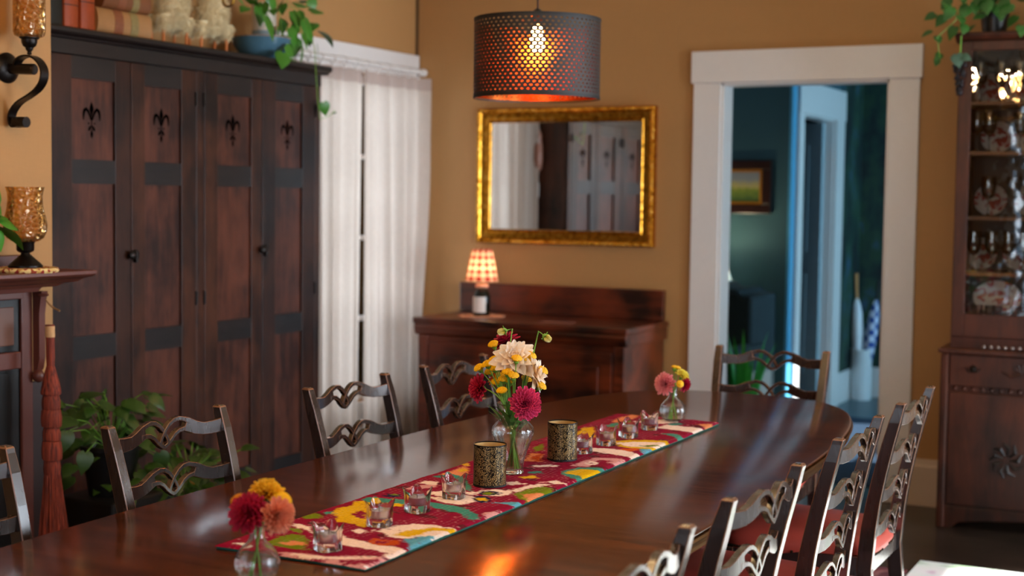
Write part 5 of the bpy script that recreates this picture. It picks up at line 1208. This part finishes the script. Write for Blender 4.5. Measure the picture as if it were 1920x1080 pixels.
M_gob = pane('thin_crystal', (.93, .95, .95, 1), .16)
gob0 = gob.build('crystal_goblet', M_gob, None, smooth=True)
tum0 = MB().lathe([(.001, 0), (.018, 0), (.021, .05), (.0195, .05), (.017, .006), (.001, .006)], n=24).build('small_glass', M_gob, None, smooth=True)
used = {}
def place(proto, loc, rot, label, cat, grp):
    k = proto.name
    if k in used: o = proto.copy(); COL.objects.link(o)
    else: o = proto; used[k] = 1
    o.location = loc; o.rotation_euler = rot; tag(o, label, cat, grp); return o
def kx(px, py, Y): return onY(px, py, Y).x
PYY = YB-.075
lvn = ['lowest shelf', 'second lowest shelf', 'middle shelf', 'second highest shelf', 'top shelf']
for lv_, px in ((1, 1842), (1, 1915), (2, 1857), (2, 1932), (3, 1866), (3, 1925), (4, 1845), (4, 1900)):
    place(plate0, (kx(px, 400, PYY), PYY, SHZ[lv_]+.0735), (R(80), 0, 0), 'red and white plate on the %s of the china cabinet, %s one' % (lvn[lv_], 'left' if px < 1880 else 'right'), 'plate', 'red and white plates in the china cabinet')
for lv_, lst in ((1, (1828, 1862, 1893, 1920)), (2, (1852, 1899, 1940)), (3, (1827, 1850, 1908)), (4, (1830, 1870, 1905))):
    for j, px in enumerate(lst):
        place(gob0, (kx(px, 400, 6.74), 6.74, SHZ[lv_]+.0005), (0, 0, 0), 'crystal goblet on the %s of the china cabinet, %s' % (lvn[lv_], ['leftmost', 'second from left', 'third from left', 'rightmost in view'][j]), 'goblet', 'crystal goblets in the china cabinet')
for j, px in enumerate((1817, 1834, 1855, 1871, 1903, 1917)):
    place(tum0, (kx(px, 585, 6.68), 6.68, SHZ[0]+.0005), (0, 0, 0), 'one of the row of small glasses on the lowest shelf of the china cabinet', 'glass', 'small glasses in the china cabinet')
pl_ = MB().lathe([(.001, 0), (.07, 0), (.08, .004), (.105, .012), (.106, .014), (.08, .008), (.001, .003)], n=40).build('oval_platter', M_china_p, None, smooth=True)
pl_.scale = (1, .72, 1); pl_.location = (kx(1870, 580, 6.82), 6.82, SHZ[0]+.0765); pl_.rotation_euler = (R(80), 0, 0); tag(pl_, 'oval red and white platter behind the small glasses on the lowest shelf', 'platter')
# grape ornament on the hutch corner
q = MB(); gx = onY(1800, 140, HF-.03); rnd = random.Random(4)
for k in range(60):
    t = rnd.random(); w_ = .028*(1-t*.75); q.sphere((gx.x+rnd.uniform(-w_, w_), gx.y-.012+rnd.uniform(-.012, .01), gx.z+.045-t*.13), .0085, 8, 6)
gr = thing('grape_cluster', gx, 'dark hanging grape cluster ornament on the corner of the china cabinet', 'ornament')
q.build('grapes', plain('dark_grape', '#120a10', .35), gr, smooth=True)
q = MB(); leaf(q, gx+Vector((-.012, -.028, .085)), (.3, -.3, -1), (.2, -1, .3), .06, .06, .2, .2); leaf(q, gx+Vector((.012, -.026, .08)), (.9, -.2, -.4), (.2, -1, .3), .045, .04, .2, .2); q.build('leaves', plain('grey_green_leaf', '#3c5a48', .5), gr, smooth=True)
q = MB().tube([gx+Vector((0, -.012, .04)), gx+Vector((0, -.01, .1)), (gx.x, HF-.03, HZ1+.01)], .003, 6); q.build('stem', M_stem, gr)
# ivy on top
ic = Vector((onY(1865, 40, 6.72).x, 6.72, HZ1+.0215)); lv = []; rnd = random.Random(8)
for px, py, s_ in [(1768, 8, .05), (1752, 30, .055), (1770, 35, .06), (1785, 18, .07), (1800, 35, .06), (1745, 62, .05), (1757, 72, .045), (1790, 55, .06), (1810, 50, .055), (1815, 15, .07), (1830, 8, .06), (1842, 30, .05), (1763, 105, .045), (1758, 114, .04), (1825, 52, .05), (1780, 2, .06), (1850, 5, .07), (1872, 15, .08), (1895, 12, .07), (1905, 35, .06), (1915, 52, .06), (1888, 2, .06), (1840, -10, .07), (1800, -8, .07), (1862, 12, .05)]:
    p = onY(px, py-4, 6.58+rnd.uniform(-.03, .05)); lv.append((p, (rnd.uniform(-.8, .5), -.5, -rnd.uniform(.3, 1)), s_))
for k in range(50):
    a = rnd.uniform(0, 6.28); lv.append((ic+Vector((.13*cos(a)*rnd.random(), .1*sin(a)*rnd.random(), .1+.14*rnd.random())), (cos(a), sin(a)-.4, rnd.uniform(-.5, .5)), .06))
st = [[ic+Vector((0, 0, .1)), ic+Vector((-.1, -.08, .16)), onY(1790, 40, 6.59), onY(1757, 70, 6.57), onY(1762, 108, 6.57)], [ic+Vector((0, 0, .1)), onY(1820, 20, 6.6), onY(1765, 20, 6.58)]]
leafy('potted_ivy', 'dark green ivy in a black pot on top of the china cabinet', lv, M_leafd, st, loc=ic, pot=MB().lathe([(.001, ic.z), (.05, ic.z), (.065, ic.z+.1), (.07, ic.z+.1), (.07, ic.z+.115), (.06, ic.z+.115), (.055, ic.z+.095), (.001, ic.z+.09)], (ic.x, ic.y, 0), 28))

# ------------------------------------------------------------------ things in the hall and parlour beyond
pf = thing('framed_picture', (-2.93, 8.715, 1.375), 'small landscape picture in dark frame with gold liner, seen through the doorway', 'picture')
q = MB()
def rect_frame(q, x0, x1, z0, z1, w_, ya, yb_):
    q.box(x0, x1, ya, yb_, z0, z0+w_); q.box(x0, x1, ya, yb_, z1-w_, z1); q.box(x0, x0+w_, ya, yb_, z0+w_, z1-w_); q.box(x1-w_, x1, ya, yb_, z0+w_, z1-w_); return q
rect_frame(MB(), -3.17, -2.678, 1.37, 1.712, .06, 8.69, 8.719).build('frame', plain('dark_red_frame', '#2c0f0a', .3), pf, bevel=.006)
rect_frame(MB(), -3.11, -2.738, 1.43, 1.652, .016, 8.698, 8.716).build('gold_liner', plain('gold_liner', '#c07a20', .35, metal=.6), pf)
m = NT('landscape_painting'); g = m.n('SeparateXYZ', {0: m.n('TexCoord').outputs['Generated']}); nz = m.n('TexNoise', {'Vector': m.n('TexCoord').outputs['Generated'], 'Scale': 7, 'Detail': 3}).outputs[0]
m.set(base=m.ramp(m.math('ADD', g.outputs[2], m.math('MULTIPLY', m.math('SUBTRACT', nz, .5), .35)), [(.1, sr('#3d5a1c')), (.42, sr('#7a8a2a')), (.52, sr('#b8a860')), (.75, sr('#8a8f96'))]), rough=.6)
MB().box(-3.095, -2.753, 8.705, 8.712, 1.445, 1.637).build('painting', m.m, pf)
pf.location.y += .17
ar = thing('dark_armchair', (-3.0, 8.2, 0), 'big dark upholstered armchair in the room seen through the doorway', 'armchair')
M_uph = plain('dark_teal_velvet', '#15262b', .9, .4, 8)
q = MB(); n = 18
q.add([(-3.45+.92*i/n, 8.05+.5*(j % 2), .06 if j < 2 else .90+.06*sin(pi*i/n)+.02*sin(i*2.1)) for j in range(4) for i in range(n+1)], [(i, i+1, 2*(n+1)+i+1, 2*(n+1)+i) for i in range(n)]+[((n+1)+i+1, (n+1)+i, 3*(n+1)+i, 3*(n+1)+i+1) for i in range(n)]+[(2*(n+1)+i, 2*(n+1)+i+1, 3*(n+1)+i+1, 3*(n+1)+i) for i in range(n)]+[(0, 2*(n+1), 3*(n+1), n+1), (n, n+1+n, 3*(n+1)+n, 2*(n+1)+n)])
q.build('backrest', M_uph, ar, smooth=True, bevel=.04)
MB().box(-3.42, -2.56, 7.55, 8.06, .12, .44).build('seat', M_uph, ar, bevel=.05)
for x in (-3.5, -2.62): MB().box(x, x+.12, 7.5, 8.3, .05, .62).build('armrest', M_uph, ar, bevel=.04)
tl_ = thing('side_lamp', (-2.93, 8.35+.28, 0), 'white shaded lamp partly hidden behind the left door jamb', 'lamp')
MB().open_lathe([(.12, .92), (.065, 1.10)], (-2.95, 8.6, 0), 32).build('shade', cloth('white_shade', '#bcd0d8', .4), tl_, smooth=True)
MB().lathe([(.001, .0), (.1, .0), (.1, .02), (.012, .04), (.012, 1.0)], (-2.95, 8.6, 0), 20).build('pole', M_iron, tl_, smooth=True)
point('side_lamp_light', (-2.95, 8.6, 1.08), 5, (1, .82, .5), .03)
sp_ = thing('snake_plant', (-2.43, 7.62, 0), 'upright snake plant behind the far end chair, inside the doorway', 'plant')
MB().lathe([(.001, 0), (.11, 0), (.14, .24), (.145, .25), (.125, .25), (.11, .2), (.001, .2)], (-2.43, 7.62, 0), 28).build('pot', M_pot, sp_, smooth=True)
q = MB(); rnd = random.Random(12)
for k in range(22):
    a = k*2.4; r = .03+.05*rnd.random(); h = rnd.uniform(.34, .56); lx, ly = cos(a)*(.05+.12*rnd.random()), sin(a)*(.05+.12*rnd.random()); b = Vector((-2.43+r*cos(a), 7.62+r*sin(a), .2)); sd = Vector((cos(a+1.3), sin(a+1.3), 0)); vs = []
    for i in range(9):
        t = i/8; p = b+Vector((lx*t*t, ly*t*t, h*t)); w_ = .024*(1-t**3)*(.7+.6*t*(1-t)*2)
        vs += [p-sd*w_, p+sd.cross(Vector((0, 0, 1)))*w_*.25, p+sd*w_]
    q.add(vs, [(i*3+j, i*3+j+1, i*3+j+4, i*3+j+3) for i in range(8) for j in range(2)])
q.build('leaves', plain('snake_plant_green', '#2f9a3c', .4, .35, 14), sp_, smooth=True)
us = thing('umbrella_stand', (-2.47, 10.56, 0), 'white cylindrical umbrella stand in the hall corner', 'umbrella stand')
MB().lathe([(.001, 0), (.07, 0), (.074, .01), (.074, .36), (.078, .365), (.078, .375), (.068, .375), (.066, .02), (.001, .02)], (-2.47, 10.56, 0), 32).build('cylinder', plain('white_enamel', '#dfe6ea', .3, .03), us, smooth=True)
def umbrella(name, lab, x, lean, top, mat, hmat, hl):
    t = thing(name, (x, 10.56, .025), lab, 'umbrella'); b = Vector((-2.47+(x+2.47)*.3, 10.56, .03)); e = Vector((x+lean, 10.56, top)); d = (e-b).normalized()
    MB().lathe([(.004, 0), (.02, .06), (.03, .3), (.042, .46), (.036, .60), (.02, .68), (.008, .72)], b, 16, basis(d), rfun=lambda a, z: 1+.18*sin(8*a+z*6)).build('folded_canopy', mat, t, smooth=True)
    MB().tube([b+d*.7, e+d*hl], [.009, .013], 10).build('handle', hmat, t, smooth=True)
umbrella('umbrella', 'white folded umbrella with wooden handle in the hall stand', -2.50, -.02, .80, plain('white_nylon', '#e4e8ee', .6, .05), plain('light_wood_handle', '#c88a4a', .4), .13)
m = NT('blue_plaid_nylon'); w1 = m.n('TexChecker', {'Vector': m.n('TexCoord').outputs['Object'], 'Color1': sr('#2c4f9c'), 'Color2': sr('#cfdaf0'), 'Scale': 22}); m.set(base=w1.outputs[0], rough=.6)
umbrella('umbrella', 'blue and white plaid folded umbrella in the hall stand', -2.42, .05, .78, m.m, M_black, .1)
tag(MB().box(-2.4, -.9, 7.3, 9.6, .0005, .008).build('hall_rug', plain('deep_blue_hall_rug', '#16344e', .95, .2, 20), None, loc=(-1.65, 8.4, 0)), 'deep blue rug on the hall floor beyond the doorway', 'rug')

# turned wooden ornament hanging on the end of the tall cabinet, seen only in the mirror
ho = thing('hanging_ornament', (-4.06, 5.637, 1.9), 'turned wooden ornament with white tag on the side of the cabinet, seen in the mirror', 'ornament')
MB().lathe([(.001, -.30), (.012, -.28), (.03, -.26), (.036, -.2), (.034, -.12), (.026, -.07), (.03, -.05), (.02, -.02), (.008, 0), (.001, .005)], (0, 0, 0), 20).build('turned_body', plain('rosy_wood', '#8a5a48', .4), ho, smooth=True, local=True)
MB().box(-.014, .014, -.004, .004, -.44, -.35).tube([(0, 0, -.35), (0, 0, -.29)], .002, 6).build('white_tag', M_white, ho, local=True)
